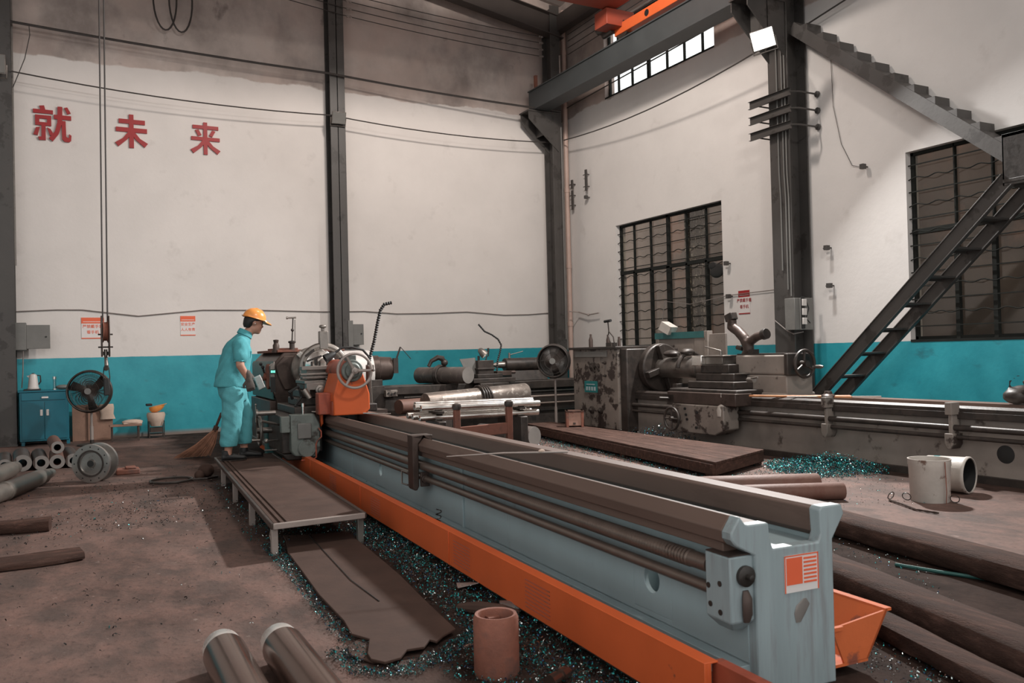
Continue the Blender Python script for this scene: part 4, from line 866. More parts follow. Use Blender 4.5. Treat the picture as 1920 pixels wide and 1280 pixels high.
MB().box((8.60,10.0,1.50),(8.68,11.2,1.60)).build('screen_top_band', 'tealdark', sp)
MB().box((8.5,10.75,1.60),(8.7,10.95,1.74),rz=.3,tilt=('X',.5)).build('crumpled_paper', 'dirtywhite', sp)
b = MB().box((7.48,8.12,.665),(8.55,9.45,.80)).box((7.60,8.3,.80),(8.35,9.2,.90)); cg = b.build('carriage', 'castdark', rl, bevel=.015)
b = MB().box((7.44,8.10,.60),(7.72,9.45,.76)); b.build('saddle_front', 'castbrown', cg, bevel=.012)
b = MB().prism([(0,.22),(-.04,.27),(-.04,.60),(.95,.60),(.95,.30),(.80,.22)],(7.42,9.35,0),(.25,0,0),(0,0,1)) if False else MB()
b.add([(x,y,z) for x in (7.40,7.66) for y, z in ((9.30,.60),(9.30,.30),(9.15,.22),(8.45,.22),(8.28,.30),(8.28,.60))],[(0,1,2,3,4,5),(11,10,9,8,7,6),(0,6,7,1),(1,7,8,2),(2,8,9,3),(3,9,10,4),(4,10,11,5),(5,11,6,0)])
ap = b.build('apron', 'cream', cg, bevel=.015)
MB().lathe((7.40,9.2,.42),(-1,0,0),[(0,.08),(.05,.08),(.06,.03)],20).ring((7.31,9.2,.40),(1,0,0),.15,.017,32,8).cyl((7.40,9.2,.40),(7.28,9.2,.40),.03).cyl((7.31,9.2,.25),(7.31,9.2,.55),.012).cyl((7.31,9.05,.40),(7.31,9.35,.40),.012).build('apron_handwheel', 'castdark', ap)
b = MB()
for y, z in ((9.02,.54),(9.0,.46),(8.98,.40),(8.78,.50),(8.80,.30)): b.cyl((7.40,y,z),(7.385,y,z),.018,seg=10)
b.build('apron_screws', 'black', ap)
MB().lathe((7.46,8.36,.47),(0,0,1),[(0,.07),(.08,.075),(.13,.06),(.15,.02),(.24,.014),(.24,.022),(.29,.02)],20).build('gear_selector', 'dirtywhite', ap)
MB().box((7.44,9.30,.58),(7.62,9.46,.72)).cyl((7.44,9.4,.66),(7.30,9.45,.67),.018).build('cross_feed_screw', 'castdark', cg, bevel=.006)
MB().box((7.70,8.4,.90),(8.25,9.15,1.0)).box((7.75,8.55,1.0),(8.1,9.1,1.12)).build('compound_slide', 'castdark', cg, bevel=.012)
tp_ = MB().box((7.80,8.72,1.12),(8.05,9.05,1.22)).box((7.76,8.66,1.22),(8.10,9.12,1.24)).cyl((7.92,8.88,1.24),(7.92,8.88,1.30),.02).beam((7.92,8.88,1.30),(7.85,9.12,1.36),.02,.02).build('tool_post', 'steel', cg, bevel=.005)
MB().box((7.72,9.05,1.10),(7.86,9.25,1.24)).build('tool_holder', 'bright', tp_, bevel=.01)
MB().box((7.72,8.36,.99),(8.2,8.42,1.005)).cyl((7.66,8.1,.93),(7.62,7.95,.93),.03).cyl((7.62,8.0,.95),(7.58,7.85,.97),.012).build('compound_crank', 'steel', cg)
tag(MB().add([(8.0,8.50,1.24),(8.1,8.50,1.24),(8.0,8.34,1.24),(8.1,8.34,1.24),(7.98,8.52,1.12),(8.1,8.52,1.12),(7.98,8.32,1.10),(8.1,8.32,1.10),(7.97,8.45,1.0),(8.05,8.45,1.0),(7.97,8.36,1.0),(8.05,8.36,1.0)],
   [(0,2,3,1),(0,1,5,4),(2,6,7,3),(0,4,6,2),(1,3,7,5),(4,5,9,8),(6,10,11,7),(4,8,10,6),(5,7,11,9),(8,9,11,10)]).build('blue_rag', 'blue_cab', bevel=.02), 'small blue-grey rag draped on the cream lathe tool slide', 'rag')
# big three-armed casting standing on the carriage (in the plane facing the camera)
yj = thing('forked_casting', 'large brown forked casting standing upright on the cream lathe between tool post and tailstock', 'casting', (8.05,8.55,1.0))
b = MB(); yy = lambda y, z: (8.05, y, z)
def arm(pts, rs): b.tube(resample(pts, .04), [rs[0]+(rs[-1]-rs[0])*i/max(1, len(resample(pts, .04))-1) for i in range(len(resample(pts, .04)))], 12)
arm([yy(8.78,1.72), yy(8.80,1.62), yy(8.68,1.56), yy(8.56,1.46), yy(8.50,1.36)], [.062,.075])
arm([yy(8.50,1.42), yy(8.48,1.30), yy(8.58,1.18), yy(8.66,1.05), yy(8.66,.95)], [.075,.06])
arm([yy(8.44,1.42), yy(8.34,1.47), yy(8.20,1.50)], [.06,.055])
b2 = fuse(b, .016, 3); b2.build('casting_body', 'castbrown', yj)
MB().cyl(yy(8.22,1.495), yy(8.15,1.51), .068, seg=24).build('boss', 'castdark', yj, bevel=.004)
MB().box((8.0,8.74,1.70),(8.11,8.88,1.80),tilt=('X',-.3)).build('arm_tip', 'castdark', yj, bevel=.008)
MB().cyl(yy(8.60,1.32), yy(8.70,1.34), .03).build('side_boss', 'castdark', yj)
b = MB().box((7.93,7.72,.73),(8.38,8.56,.98)).box((7.90,7.72,.70),(8.42,8.60,.76)); t2 = b.build('tailstock', 'cream_clean', rl, bevel=.015)
MB().box((7.93,7.72,.98),(8.35,8.62,1.24)).build('quill_housing', 'cream_clean', t2, bevel=.03)
MB().box((7.95,7.70,1.24),(8.33,8.6,1.255)).box((8.0,8.35,1.255),(8.1,8.45,1.31)).build('oiler', 'castdark', t2)
MB().box((7.91,7.68,.98),(8.37,7.74,1.25)).build('end_plate', 'castdark', t2, bevel=.01)
MB().cyl((AX2,8.62,AZ2+.05),(AX2,8.85,AZ2+.05),.05).build('quill', 'castdark', t2)
b = MB().ring((AX2,7.60,AZ2+.06),(0,1,0),.165,.020,36,8).cyl((AX2,7.70,AZ2+.06),(AX2,7.55,AZ2+.06),.04)
for k in range(3): b.cyl((AX2,7.61,AZ2+.06),(AX2+.16*math.sin(k*2.09),7.60,AZ2+.06+.16*math.cos(k*2.09)),.016,seg=8)
w2 = b.build('tailstock_handwheel', 'castdark', t2)
MB().lathe((AX2+.13,7.59,AZ2+.02),(0,-1,0),[(0,.012),(.05,.022),(.12,.024),(.16,.012)],12).build('handle', 'steel', w2)
for i, (p, q, r_, mat_, lb) in enumerate((((7.60,8.02,.735),(8.05,6.85,.74),.014,'copper','thicker brown bamboo stick lying along the cream lathe bed'),((7.62,7.95,.73),(8.15,6.95,.745),.010,'copper','thinner brown bamboo stick crossing the thicker one on the lathe bed'),((7.7,7.5,.735),(8.3,6.65,.74),.008,'pinkmetal','pale thin rod lying beyond the bamboo sticks on the lathe bed'))):
    tag(MB().tube(resample([p, q], .15), r_, 8).build('stick', mat_), lb, 'stick')
tag(MB().lathe((7.95,7.1,.725),(0,0,1),[(0,.07),(.03,.08),(.05,.05),(.08,.04)],16).build('grease_lump', 'castbrown'), 'brown greasy lump on the cream lathe bed at the stair foot', 'lump')
# ================================================================ STANDING PLATFORM AND FLOOR PLATES
pf = thing('standing_platform', 'low brown steel platform on pale legs that the worker stands on', 'platform', (1.76,8.0,0))
FL, FR, BL, BR = Vector((1.275,5.91,0)), Vector((1.93,5.94,0)), Vector((1.585,10.3,0)), Vector((2.24,10.33,0))
def onp(a, t, z): p = FL.lerp(FR, a).lerp(BL.lerp(BR, a), t); return Vector((p.x, p.y, z))
b = MB().plate([onp(.02,.005,.205), onp(.98,.005,.205), onp(.98,1,.205), onp(.02,1,.205)], (0,0,.012)); b.build('deck_plate', 'board', pf)
b = MB()
for a in (.03,.10,.165): b.beam(onp(a,.003,.221), onp(a,.99,.221), .026, .012)
b.build('deck_ridges', 'board', pf, bevel=.003)
b = MB().beam(onp(0,0,.205), onp(1,0,.205), .03, .04); b.build('front_edge', 'pinkmetal', pf, bevel=.005)
b = MB().beam(onp(0,1,.205), onp(1,1,.205), .03, .04).beam(onp(0,0,.205), onp(0,1,.205), .03, .04).beam(onp(1,0,.205), onp(1,1,.205), .03, .04); b.build('edge_frame', 'castbrown', pf, bevel=.005)
for a, t in ((0.02,.01),(.02,.28),(.02,.56),(.02,.82),(.96,.01),(.97,.36),(.97,.80)):
    p = onp(a, t, 0); MB().box((p.x-.022,p.y-.022,0),(p.x+.022,p.y+.022,.19)).build('leg', 'pinkmetal' if a < .5 else 'gunmetal', pf, bevel=.003)
MB().tube([onp(0,.02,.17), onp(.0,.035,.12), onp(.02,.012,.02)], .006, 6).build('leg_weld', 'pinkmetal', pf)
outline = [(1.44,6.30),(1.46,6.48),(1.60,6.40),(1.91,6.33),(1.86,5.6),(1.80,4.9),(1.72,4.25),(1.67,3.78),(1.58,3.72),(1.52,3.66),(1.50,3.70),(1.44,3.62),(1.36,3.63),(1.30,3.55),(1.22,3.53),(1.18,3.60),(1.19,3.68),(1.26,3.86),(1.21,3.98),(1.24,4.2),(1.26,4.74),(1.31,5.3),(1.36,5.9)]
outline = [(x*.985+.02, y*.985+.05) for x, y in outline]
b = MB().plate([(x, y, .022) for x, y in outline], (0,0,.012)); fp = b.build('floor_plate', 'board', bevel=.003); tag(fp, 'large ragged brown sheet lying on the chip-covered floor in front of the platform', 'sheet')
tag(MB().plate([(x, y, .009) for x, y in ((1.13,3.74),(1.19,3.60),(1.27,3.56),(1.38,3.72),(1.30,3.98),(1.16,3.86))], (0,0,.010)).build('plate_offcut', 'board', bevel=.003), 'small piece of brown sheet under the ragged near corner of the large one', 'sheet')
tag(MB().tube([(1.62,6.32,.037),(1.56,5.6,.038),(1.50,4.9,.038),(1.50,4.4,.037)], .0025, 6).build('wire', 'black'), 'thin dark strand standing in for a crack along the large brown floor sheet', 'wire')  # thin black tube laid on the sheet in place of a crack line

# ================================================================ METAL SHAVINGS
mt['chipdark'] = M('dark_steel_shaving', (.045,.042,.04), .35, .8, .3, 40, bump=0)
mt['chipteal'] = M('teal_tempered_shaving', (.018,.24,.24), .25, .7, .4, 40, bump=0)
mt['chipblue'] = M('blue_tempered_shaving', (.015,.06,.13), .25, .7, .4, 40, bump=0)
mt['chipbright'] = M('bright_steel_shaving', (.55,.62,.60), .2, 1, .1, 40, bump=0)
def inpoly(x, y, poly):
    c = False; n = len(poly)
    for i in range(n):
        x0, y0 = poly[i]; x1, y1 = poly[i-1]
        if (y0 > y) != (y1 > y) and x < (x1-x0)*(y-y0)/(y1-y0)+x0: c = not c
    return c
def shavings(label, areas, mixp=(.46,.30,.12,.12), name='metal_shavings'):
    """areas: (polygon, number, height function or number, size)"""
    vs, fs, mi = [], [], []
    rnd = random.Random(len(label))
    for poly, num, hf, sz in areas:
        x0, x1 = min(p[0] for p in poly), max(p[0] for p in poly); y0, y1 = min(p[1] for p in poly), max(p[1] for p in poly); k = 0
        while k < num:
            x, y = rnd.uniform(x0, x1), rnd.uniform(y0, y1)
            if not inpoly(x, y, poly): continue
            k += 1
            h = hf(x, y) if callable(hf) else hf
            z = rnd.random()**1.6*h+.002
            r_ = sz*rnd.uniform(.25,.7)*.5; wd = sz*rnd.uniform(.10,.28); n = 4; turn = rnd.uniform(1.5,5)
            ax = Vector((rnd.gauss(0,1), rnd.gauss(0,1), rnd.gauss(0,.6))).normalized(); X, Y, Z = basis(ax); base = len(vs); pitch = rnd.uniform(-.5,.9)*sz
            for i in range(n+1):
                a = turn*i/n; c = Vector((x, y, z+r_*.7)) + (X*math.cos(a)+Y*math.sin(a))*r_ + Z*pitch*i/n
                if c.z < .002: c.z = .002
                d = c+Z*wd; d.z = max(d.z, .002); vs += [c, d]
            m_ = rnd.random(); mm = 0 if m_ < mixp[0] else 1 if m_ < mixp[0]+mixp[1] else 2 if m_ < mixp[0]+mixp[1]+mixp[2] else 3
            for i in range(n): fs.append((base+2*i, base+2*i+1, base+2*i+3, base+2*i+2)); mi.append(mm)
    me = bpy.data.meshes.new(name); me.from_pydata([tuple(v) for v in vs], [], fs)
    for q in ('chipdark','chipteal','chipblue','chipbright'): me.materials.append(mt[q])
    me.polygons.foreach_set('material_index', mi); me.update()
    o = bpy.data.objects.new(name, me); COL.objects.link(o); return stuff(o, label, 'metal shavings')
shavings('teal and dark metal shavings strewn between the brown sheet and the orange tray side', [
    ([(1.75,3.0),(2.2,2.6),(2.22,4.5),(2.33,6.6),(1.95,6.5),(1.86,5.2),(1.7,3.8)], 6500, .024, .026),
    ([(1.35,6.2),(2.30,6.3),(2.5,8.5),(1.62,8.8)], 3000, .03, .028), ([(1.9,4.6),(2.3,5.2),(2.34,6.6),(1.98,6.4)], 1200, .04, .024),
    ([(1.4,3.5),(1.8,3.6),(2.1,2.9),(1.9,2.3),(1.5,2.7)], 2200, .015, .020), ([(1.94,5.9),(2.28,6.0),(2.5,9.9),(2.3,9.9)], 700, .02, .022)])
shavings('fringe of teal shavings along the left edge of the large brown sheet', [
    ([(1.27,6.3),(1.40,6.3),(1.30,5.2),(1.24,4.2),(1.22,3.9),(1.14,3.95),(1.18,4.5),(1.22,5.3)], 1500, .02, .022),
    ([(1.05,3.85),(1.25,3.92),(1.30,3.75),(1.13,3.62),(1.20,3.5),(1.5,3.6),(1.75,3.8),(1.72,3.6),(1.3,3.38),(1.08,3.5)], 1700, .018, .020),
    ([(1.2,6.4),(1.42,6.4),(1.62,9.6),(1.45,9.6)], 500, .03, .024), ([(1.45,6.9),(1.62,6.9),(1.7,7.3),(1.4,7.3)], 250, .05, .03)])
shavings('glittering shavings scattered over the black ground right of the long lathe', [
    ([(2.8,1.8),(3.3,1.8),(4.6,4.6),(4.6,5.6),(3.2,4.2)], 3600, .012, .021), ([(3.0,2.2),(3.6,2.2),(4.9,3.9),(4.6,4.6),(3.7,3.6)], 900, .02, .018),
    ([(4.0,4.6),(5.2,6.8),(6.2,9.8),(5.6,9.9),(4.3,7.0)], 900, .012, .022), ([(5.5,5.0),(6.6,4.6),(7.3,5.6),(6.6,6.2)], 260, .01, .02)], (.45,.22,.12,.21))
shavings('bright teal heap of shavings at the foot of the cream lathe', [
    ([(6.75,6.2),(7.55,5.95),(7.66,6.9),(7.1,7.3),(6.8,6.9)], 4200, lambda x, y: max(.02, .20-.35*math.hypot(x-7.35,(y-6.5)*.6)), .034),
    ([(6.5,6.3),(7.2,5.7),(7.6,7.4),(7.0,7.6)], 900, .03, .03)], (.25,.55,.12,.08))
shavings('dark blue mound of shavings between the duckboard and the cream lathe', [
    ([(7.22,8.3),(7.64,8.3),(7.64,10.4),(7.22,10.4)], 3000, lambda x, y: max(.05, .32-.45*math.hypot((x-7.55)*.8,(y-9.6)*.7)), .036),
    ([(7.0,8.6),(7.25,8.6),(7.25,10.6),(6.9,10.6)], 300, .23, .03)], (.6,.15,.2,.05))
shavings('teal-flecked shavings along the front of the wooden duckboard', [
    ([(5.55,6.8),(5.95,6.6),(6.7,11.6),(6.0,11.6)], 3000, .03, .026), ([(6.0,5.9),(7.2,6.3),(7.3,7.2),(5.9,6.7)], 1000, .02, .024)], (.5,.3,.14,.06))
shavings('dark shavings caught along the chip tray of the long lathe', [
    ([TO(-.52,.4,0)[:2], TO(-.24,.4,0)[:2], TO(-.24,6.5,0)[:2], TO(-.52,6.5,0)[:2]], 1600, .12, .022)], (.75,.15,.05,.05))
shavings('sparse dark swarf specks on the bare concrete left of the platform', [
    ([(-1.2,4.0),(1.0,4.2),(1.3,6.5),(1.5,9.8),(1.5,12),(-1.2,12)], 700, .006, .028), ([(.2,7.5),(1.4,7.5),(1.5,10),(.2,10.5)], 500, .008, .03), ([(-.8,7.2),(.8,7.6),(.8,9.0),(-.8,8.6)], 400, .006, .03)], (.93,.03,.02,.02))
h2 = MB(); c0 = TO(-.45,2.88,.10)
h2.tube([c0+Vector((.018*math.cos(k*.8), .018*math.sin(k*.8), k*.0045)) + Vector((.02*k/40,.01*k/40,0)) for k in range(44)], .004, 5); tag(h2.build('curled_shaving', 'chipdark'), 'single long spiral shaving sticking up from the orange chip tray', 'shaving')

# ================================================================ FOREGROUND OBJECTS
def shaft(label, p, q, r, cap=.11):
    e = thing('steel_shaft', label, 'shaft', ((p[0]+q[0])/2,(p[1]+q[1])/2,0), 0)
    p, q = Vector(p), Vector(q); d = (q-p).normalized(); Ln = (q-p).length
    MB().lathe(p+d*cap, d, [(0,r),(Ln-cap,r)], 56).build('shaft_body', 'steelbar', e)
    MB().lathe(p, d, [(0,r*.55),(.0,r*.80),(.012,r*.90),(cap*.9,r*.97),(cap,r*.97)], 56).build('turned_end', 'turned', e)
    return e
shaft('left of the two thick brown shiny shafts in the foreground', (.615,3.93,.092), (.56,1.4,.092), .090)
shaft('right of the two thick brown shiny shafts in the foreground', (.850,3.88,.092), (.815,1.4,.092), .090)
ct = MB().lathe((1.615,3.24,0),(0,0,1),[(0,.093),(.012,.096),(.235,.096),(.252,.088),(.250,.076),(.240,.072),(.10,.068),(.10,.0)],44,False); o = ct.build('steel_bush', 'rust'); tag(o, 'upright rusty hollow steel cylinder standing among the chips in the foreground', 'cylinder')
MB().box((1.60,3.27,.10),(1.65,3.32,.225)).build('inner_lug', 'rust', o)
e = thing('turned_pin', 'small brown stepped steel pin lying beside the rusty cylinder at the bottom edge', 'pin', (1.78,3.02,0))
MB().lathe((1.72,2.98,.028),(1,.45,0),[(0,.026),(.05,.026),(.052,.02),(.075,.02),(.077,.028),(.11,.028),(.112,.015),(.14,.015)],20).build('pin_body', 'steelbar', e)
def sheetlet(label, pts, mat, t=.004): return tag(MB().plate(pts, (0,0,t)).build('scrap_sheet', mat), label, 'scrap')
b = MB().loft([((2.02+.05*k,4.0-.035*k,.03),(.02+.01*math.sin(k),.045,0),(0,.0,.022)) for k in range(6)], 14); tag(b.build('crumpled_tin', 'cutface'), 'grey crumpled tin scrap against the orange tray side behind the rusty cylinder', 'scrap')
sheetlet('pale torn flake of card near the tray side', [(1.98,4.45,.02),(2.08,4.38,.05),(2.12,4.46,.03),(2.02,4.55,.02)], 'pinkmetal')
b = MB().tube([(1.84,4.12,.02),(1.90,4.0,.035),(1.99,3.92,.03),(2.06,3.86,.02)], [.02,.035,.03,.015], 10); tag(b.build('rag_bundle', 'board'), 'brown twisted rag just behind the rusty cylinder', 'rag')
tag(MB().box((1.62,3.60,.0),(1.68,3.61,.008),rz=.4).build('wood_chip', 'crate'), 'tiny pinkish splinter beside the near edge of the large brown sheet', 'splinter')

# ================================================================ LEFT SIDE OF THE FLOOR
def tube_end(label, x, z, ro, ri, y=12.4, ln=1.1, mat='castbrown', dx=-.05):
    e = thing('thick_walled_tube', label, 'tube', (x, y+ln/2, z-ro))
    MB().hollow((x,y,z),(x+dx,y+ln,z),ro,ri,36).build('tube_wall', mat, e)
    MB().hollow((x,y-.003,z),(x,y,z),ro*.985,ri*1.01,36).build('cut_face', 'cutface', e)
tube_end('leftmost thick-walled tube with a dark bore, in the row on the floor', -.60, .085, .085, .05)
tube_end('largest grey thick-walled tube, second in the row on the floor', -.405, .105, .105, .05)
tube_end('third thick-walled tube in the row, pale ring face', -.20, .092, .092, .047)
tube_end('brown-faced tube on the floor right under the stacked one', -.02, .092, .090, .045, mat='rustbar', dx=-.01)
tube_end('brown tube stacked on top of the row', -.015, .265, .080, .042, mat='rustbar', y=12.5)
tube_end('rightmost thick-walled tube half hidden behind the flanged disc', .165, .092, .092, .045)
fd = thing('flanged_drum', 'shiny double-flanged steel drum standing on edge on the floor', 'drum', (.32,10.78,0))
c0, dd = Vector((.31,10.68,.217)), Vector((.50,.87,0))
MB().lathe(c0, dd, [(0,.03),(0,.04),(.02,.05),(.02,.12),(.006,.125),(.006,.150),(0,.152),(0,.214),(.03,.216),(.035,.15),(.17,.15),(.175,.216),(.21,.216),(.215,.12)], 64).build('drum_body', 'alu', fd)
MB().lathe(c0-dd.normalized()*.001, dd, [(0,.131),(0,.150),(.006,.150),(.006,.131)], 48, False).build('dark_groove', 'castdark', fd)
MB().lathe(c0-dd.normalized()*.002, dd, [(.0,.038),(.02,.038)], 24).build('bore', 'black', fd)
x_, y_, z_ = basis(dd)
for k in range(12):
    a = k*PI/6; p = c0 - z_*.001 + (x_*math.cos(a)+y_*math.sin(a))*.185; MB().cyl(p, p+z_*.006, .0085, seg=10).build('bolt_hole', 'black', fd)
e = thing('stepped_shaft', 'long stepped grey shaft lying diagonally at the left edge, nearer one', 'shaft', (-.32,10.2,0))
MB().lathe((-.08,11.15,.10), (-.30,-1.0,0), [(0,.05),(.25,.068),(.28,.085),(1.35,.088),(1.36,.095),(1.41,.095),(1.42,.085),(1.9,.085),(1.92,.10),(2.75,.10)], 36).build('shaft_body', 'shaftgrey', e)
e = thing('stepped_shaft', 'stepped grey shaft end at the left edge, behind the longer one', 'shaft', (-.56,11.8,0))
MB().lathe((-.47,12.0,.10), (-.22,-1.0,0), [(0,.075),(.14,.08),(.145,.068),(.20,.068),(.205,.095),(2.0,.095)], 36).build('shaft_body', 'shaftgrey', e)
def timber(label, p, q, wd, ht, mat='wood', rag=0., end='crate'):
    p, q = Vector(p), Vector(q); n = 14; d = (q-p).normalized(); s_ = d.cross(Vector((0,0,1))).normalized(); rr_ = random.Random(int(p.x*100)+7)
    vs, fs = [], []; sg = 12
    for i in range(n+1):
        c = p.lerp(q, i/n)
        for k in range(sg):
            a_ = 2*PI*k/sg; ca, sa = math.cos(a_), math.sin(a_); j = 1+rr_.uniform(-rag,rag)
            vs.append(c + s_*(wd/2*math.copysign(abs(ca)**.6, ca)*j) + Vector((0,0,max(0, ht/2+ht/2*math.copysign(abs(sa)**.6, sa)*j))))
    for i in range(n): fs += [(sg*i+k, sg*i+(k+1) % sg, sg*i+sg+(k+1) % sg, sg*i+sg+k) for k in range(sg)]
    fs += [tuple(range(sg-1,-1,-1)), tuple(sg*n+k for k in range(sg))]
    return tag(MB().add(vs, fs).build('timber_baulk', mat, smooth=50), label, 'timber')
timber('reddish timber baulk with a frayed square end at the left edge', (-1.6,8.1,0), (-.07,7.90,0), .17, .105, 'wood', .10)
timber('broad dark timber with a pointed end at the left edge, nearest the camera', (-1.8,6.45,0), (.13,6.68,0), .30, .055, 'wood', .12)
tag(MB().box((.60,11.2,0),(.86,11.45,.06)).box((.70,11.22,.06),(.82,11.38,.085)).build('brick', 'rust', bevel=.012), 'reddish brick lying on a dark plank right of the flanged drum', 'brick')
tag(MB().ring((1.10,10.2,.02),(0,0,1),.22,.014,30,6).tube([(1.3,10.1,.02),(1.45,10.0,.03),(1.58,10.15,.02)], .014, 6).build('hose_loop', 'castdark'), 'dark loop of hose on the floor left of the platform', 'hose')
tag(MB().ball((1.50,10.42,.07),.10,sc=(.9,1.2,.8)).ball((1.42,10.35,.03),.06).build('cloth_heap', 'board'), 'dark cloth heap on the floor at the rear corner of the platform', 'rag')
fl_ = thing('broom', 'straw broom leaning behind the worker', 'broom', (1.75,12.6,0))
b = MB(); rr_ = random.Random(3)
for k in range(260):
    a = rr_.uniform(-1,1); c = rr_.uniform(-1,1); t_ = rr_.uniform(.0,.1)
    b.tube([(1.93+a*.035,12.5+c*.03,.36),(1.80+a*.13,12.5+c*.05,.18),(1.62+a*.24,12.5+c*.09,.012+t_*.1)], [.003,.003,.0015], 4)
b.build('bristles', 'straw', fl_, smooth=60)
MB().cyl((1.91,12.5,.33),(2.02,12.5,.60),.018).cyl((1.92,12.5,.34),(1.95,12.5,.42),.035).build('handle', 'wood', fl_)

# ---- blue cabinet and its things
cb = thing('tool_cabinet', 'blue steel cabinet with a drawer and two doors against the back wall', 'cabinet', (-.20,16.35,0))
b = MB().box((-.56,16.17,.07),(.16,16.64,.88)).box((-.58,16.15,.88),(.18,16.66,.905)); b.build('body', 'blue_cab', cb, bevel=.005)
for x, y in ((-.54,16.19),(.12,16.19),(-.54,16.58),(.12,16.58)): MB().box((x,y,0),(x+.05,y+.05,.08)).build('leg', 'blue_cab', cb)
dr = MB().box((-.53,16.155,.745),(.11,16.175,.865)).build('drawer', 'blue_cab', cb, bevel=.003)
MB().box((-.24,16.135,.775),(-.14,16.158,.80)).box((-.235,16.13,.80),(-.145,16.145,.806)).build('drawer_pull', 'signwhite', dr, bevel=.003)
for s_, x0, x1, hx in (('l',-.53,-.205,-.245),('r',-.195,.13,-.155)):
    dq = MB().box((x0,16.155,.10),(x1,16.175,.715)).build('door', 'blue_cab', cb, bevel=.003)
    MB().loft([((hx,16.15,.49+.10*t),(.020,0,0),(0,.012,0)) for t in (0,.5,1)],12).build('door_handle', 'signwhite', dq)
tag(MB().box((-.50,16.2,.905),(-.25,16.5,.93)).build('wooden_board', 'black', bevel=.003), 'thin dark board under the white kettle on the cabinet', 'board')
kt = thing('electric_kettle', 'white electric kettle with black handle on the blue cabinet', 'kettle', (-.36,16.35,.93))
MB().lathe((-.36,16.35,.93),(0,0,1),[(0,.085),(.02,.088),(.025,.080),(.20,.062),(.235,.055),(.25,.03),(.255,.01)],30).add([(-.425,16.33,1.12),(-.425,16.37,1.12),(-.455,16.35,1.15),(-.41,16.33,1.16),(-.41,16.37,1.16)],[(0,2,1),(0,3,2),(1,2,4),(3,4,2)]).build('kettle_body', 'white', kt)
MB().tube([(-.31,16.35,1.155),(-.255,16.35,1.15),(-.25,16.35,1.05),(-.285,16.35,1.0)], .011, 8).cyl((-.36,16.35,1.18),(-.36,16.35,1.195),.02).build('kettle_handle', 'black', kt)
fk = thing('glass_flask', 'clear glass tea flask with steel lid on the blue cabinet', 'flask', (-.045,16.37,.905))
MB().cyl((-.045,16.37,.905),(-.045,16.37,1.08),.026).build('flask_glass', 'glass_clear', fk); MB().cyl((-.045,16.37,1.08),(-.045,16.37,1.125),.032).build('steel_cap', 'bright', fk); MB().cyl((-.045,16.37,.905),(-.045,16.37,.925),.030).build('steel_foot', 'bright', fk)
tag(MB().ball((.08,16.42,.945),.09,sc=(1.3,.8,.45)).ball((.14,16.40,.935),.05,sc=(1.2,.8,.5)).build('grey_bag', 'boxgrey'), 'crumpled grey bag on the right of the blue cabinet top', 'bag')
tag(MB().box((.21,16.50,0),(.60,16.53,.62)).box((.45,16.46,0),(.84,16.49,.60)).build('plywood_sheet', 'plywood', bevel=.003), 'brown plywood sheets leaning on the back wall beside the cabinet', 'board')
b = MB().loft([((.74,16.42,.62),(.11,0,0),(0,.05,0)),((.74,16.41,.56),(.12,0,0),(0,.055,0)),((.75,16.42,.45),(.10,0,0),(0,.04,0)),((.76,16.42,.36),(.12,0,0),(0,.03,0))],14); tag(b.build('hanging_cloth', 'cloth'), 'pale cloth draped over the plywood edge behind the fan', 'cloth')
bn = thing('low_bench', 'small low wooden bench by the back wall', 'bench', (1.02,16.0,0))
MB().box((.76,15.88,.25),(1.26,16.12,.28)).build('seat', 'plywood', bn, bevel=.004)
for x in (.80, 1.21):
    for y in (15.91, 16.09): MB().box((x-.012,y-.012,0),(x+.012,y+.012,.25)).build('leg', 'castbrown', bn)
MB().box((.80,15.90,.03),(1.21,15.92,.05)).build('rail', 'castbrown', bn)
tag(MB().ball((1.12,16.0,.315),.10,sc=(1.7,.9,.45)).box((.97,15.93,.28),(1.27,16.07,.31)).build('folded_sack', 'cloth', bevel=.01), 'folded pale sack lying on the low bench', 'sack')
sl = thing('padded_stool', 'round stool with a rag-wrapped pale seat by the back wall', 'stool', (1.52,16.28,0))
MB().loft([((1.52,16.28,.44),(.14,0,0),(0,.14,0)),((1.52,16.28,.40),(.155,0,0),(0,.155,0)),((1.52,16.28,.30),(.135,0,0),(0,.135,0)),((1.53,16.28,.20),(.09,0,0),(0,.09,0))],24).build('wrapped_seat', 'cloth', sl)
MB().box((1.42,16.18,.10),(1.62,16.38,.18)).box((1.40,16.16,.06),(1.64,16.40,.075)).build('shelf_bundle', 'castbrown', sl)
for x in (1.40,1.64):
    for y in (16.17,16.39): MB().box((x-.008,y-.008,0),(x+.008,y+.008,.3)).build('leg', 'castdark', sl)
hh = thing('hard_hat', 'orange hard hat resting upside down on the padded stool', 'hard hat', (1.50,16.28,.44))
MB().loft([((1.50+.006*i,16.28,.442+.115*(1-math.cos(i/7*PI/2))),(.005+.125*math.sin(i/7*PI/2),0,.02*i/7),(0,.005+.10*math.sin(i/7*PI/2),0)) for i in range(8)],28).build('shell', 'helmet', hh)
MB().loft([((1.555,16.28,.557),(.150,0,.030),(0,.108,0)),((1.555,16.28,.563),(.150,0,.030),(0,.108,0))],28).build('brim', 'helmet', hh)
MB().box((1.36,16.22,.56),(1.46,16.34,.60)).build('inner_strap', 'black', hh, bevel=.01)
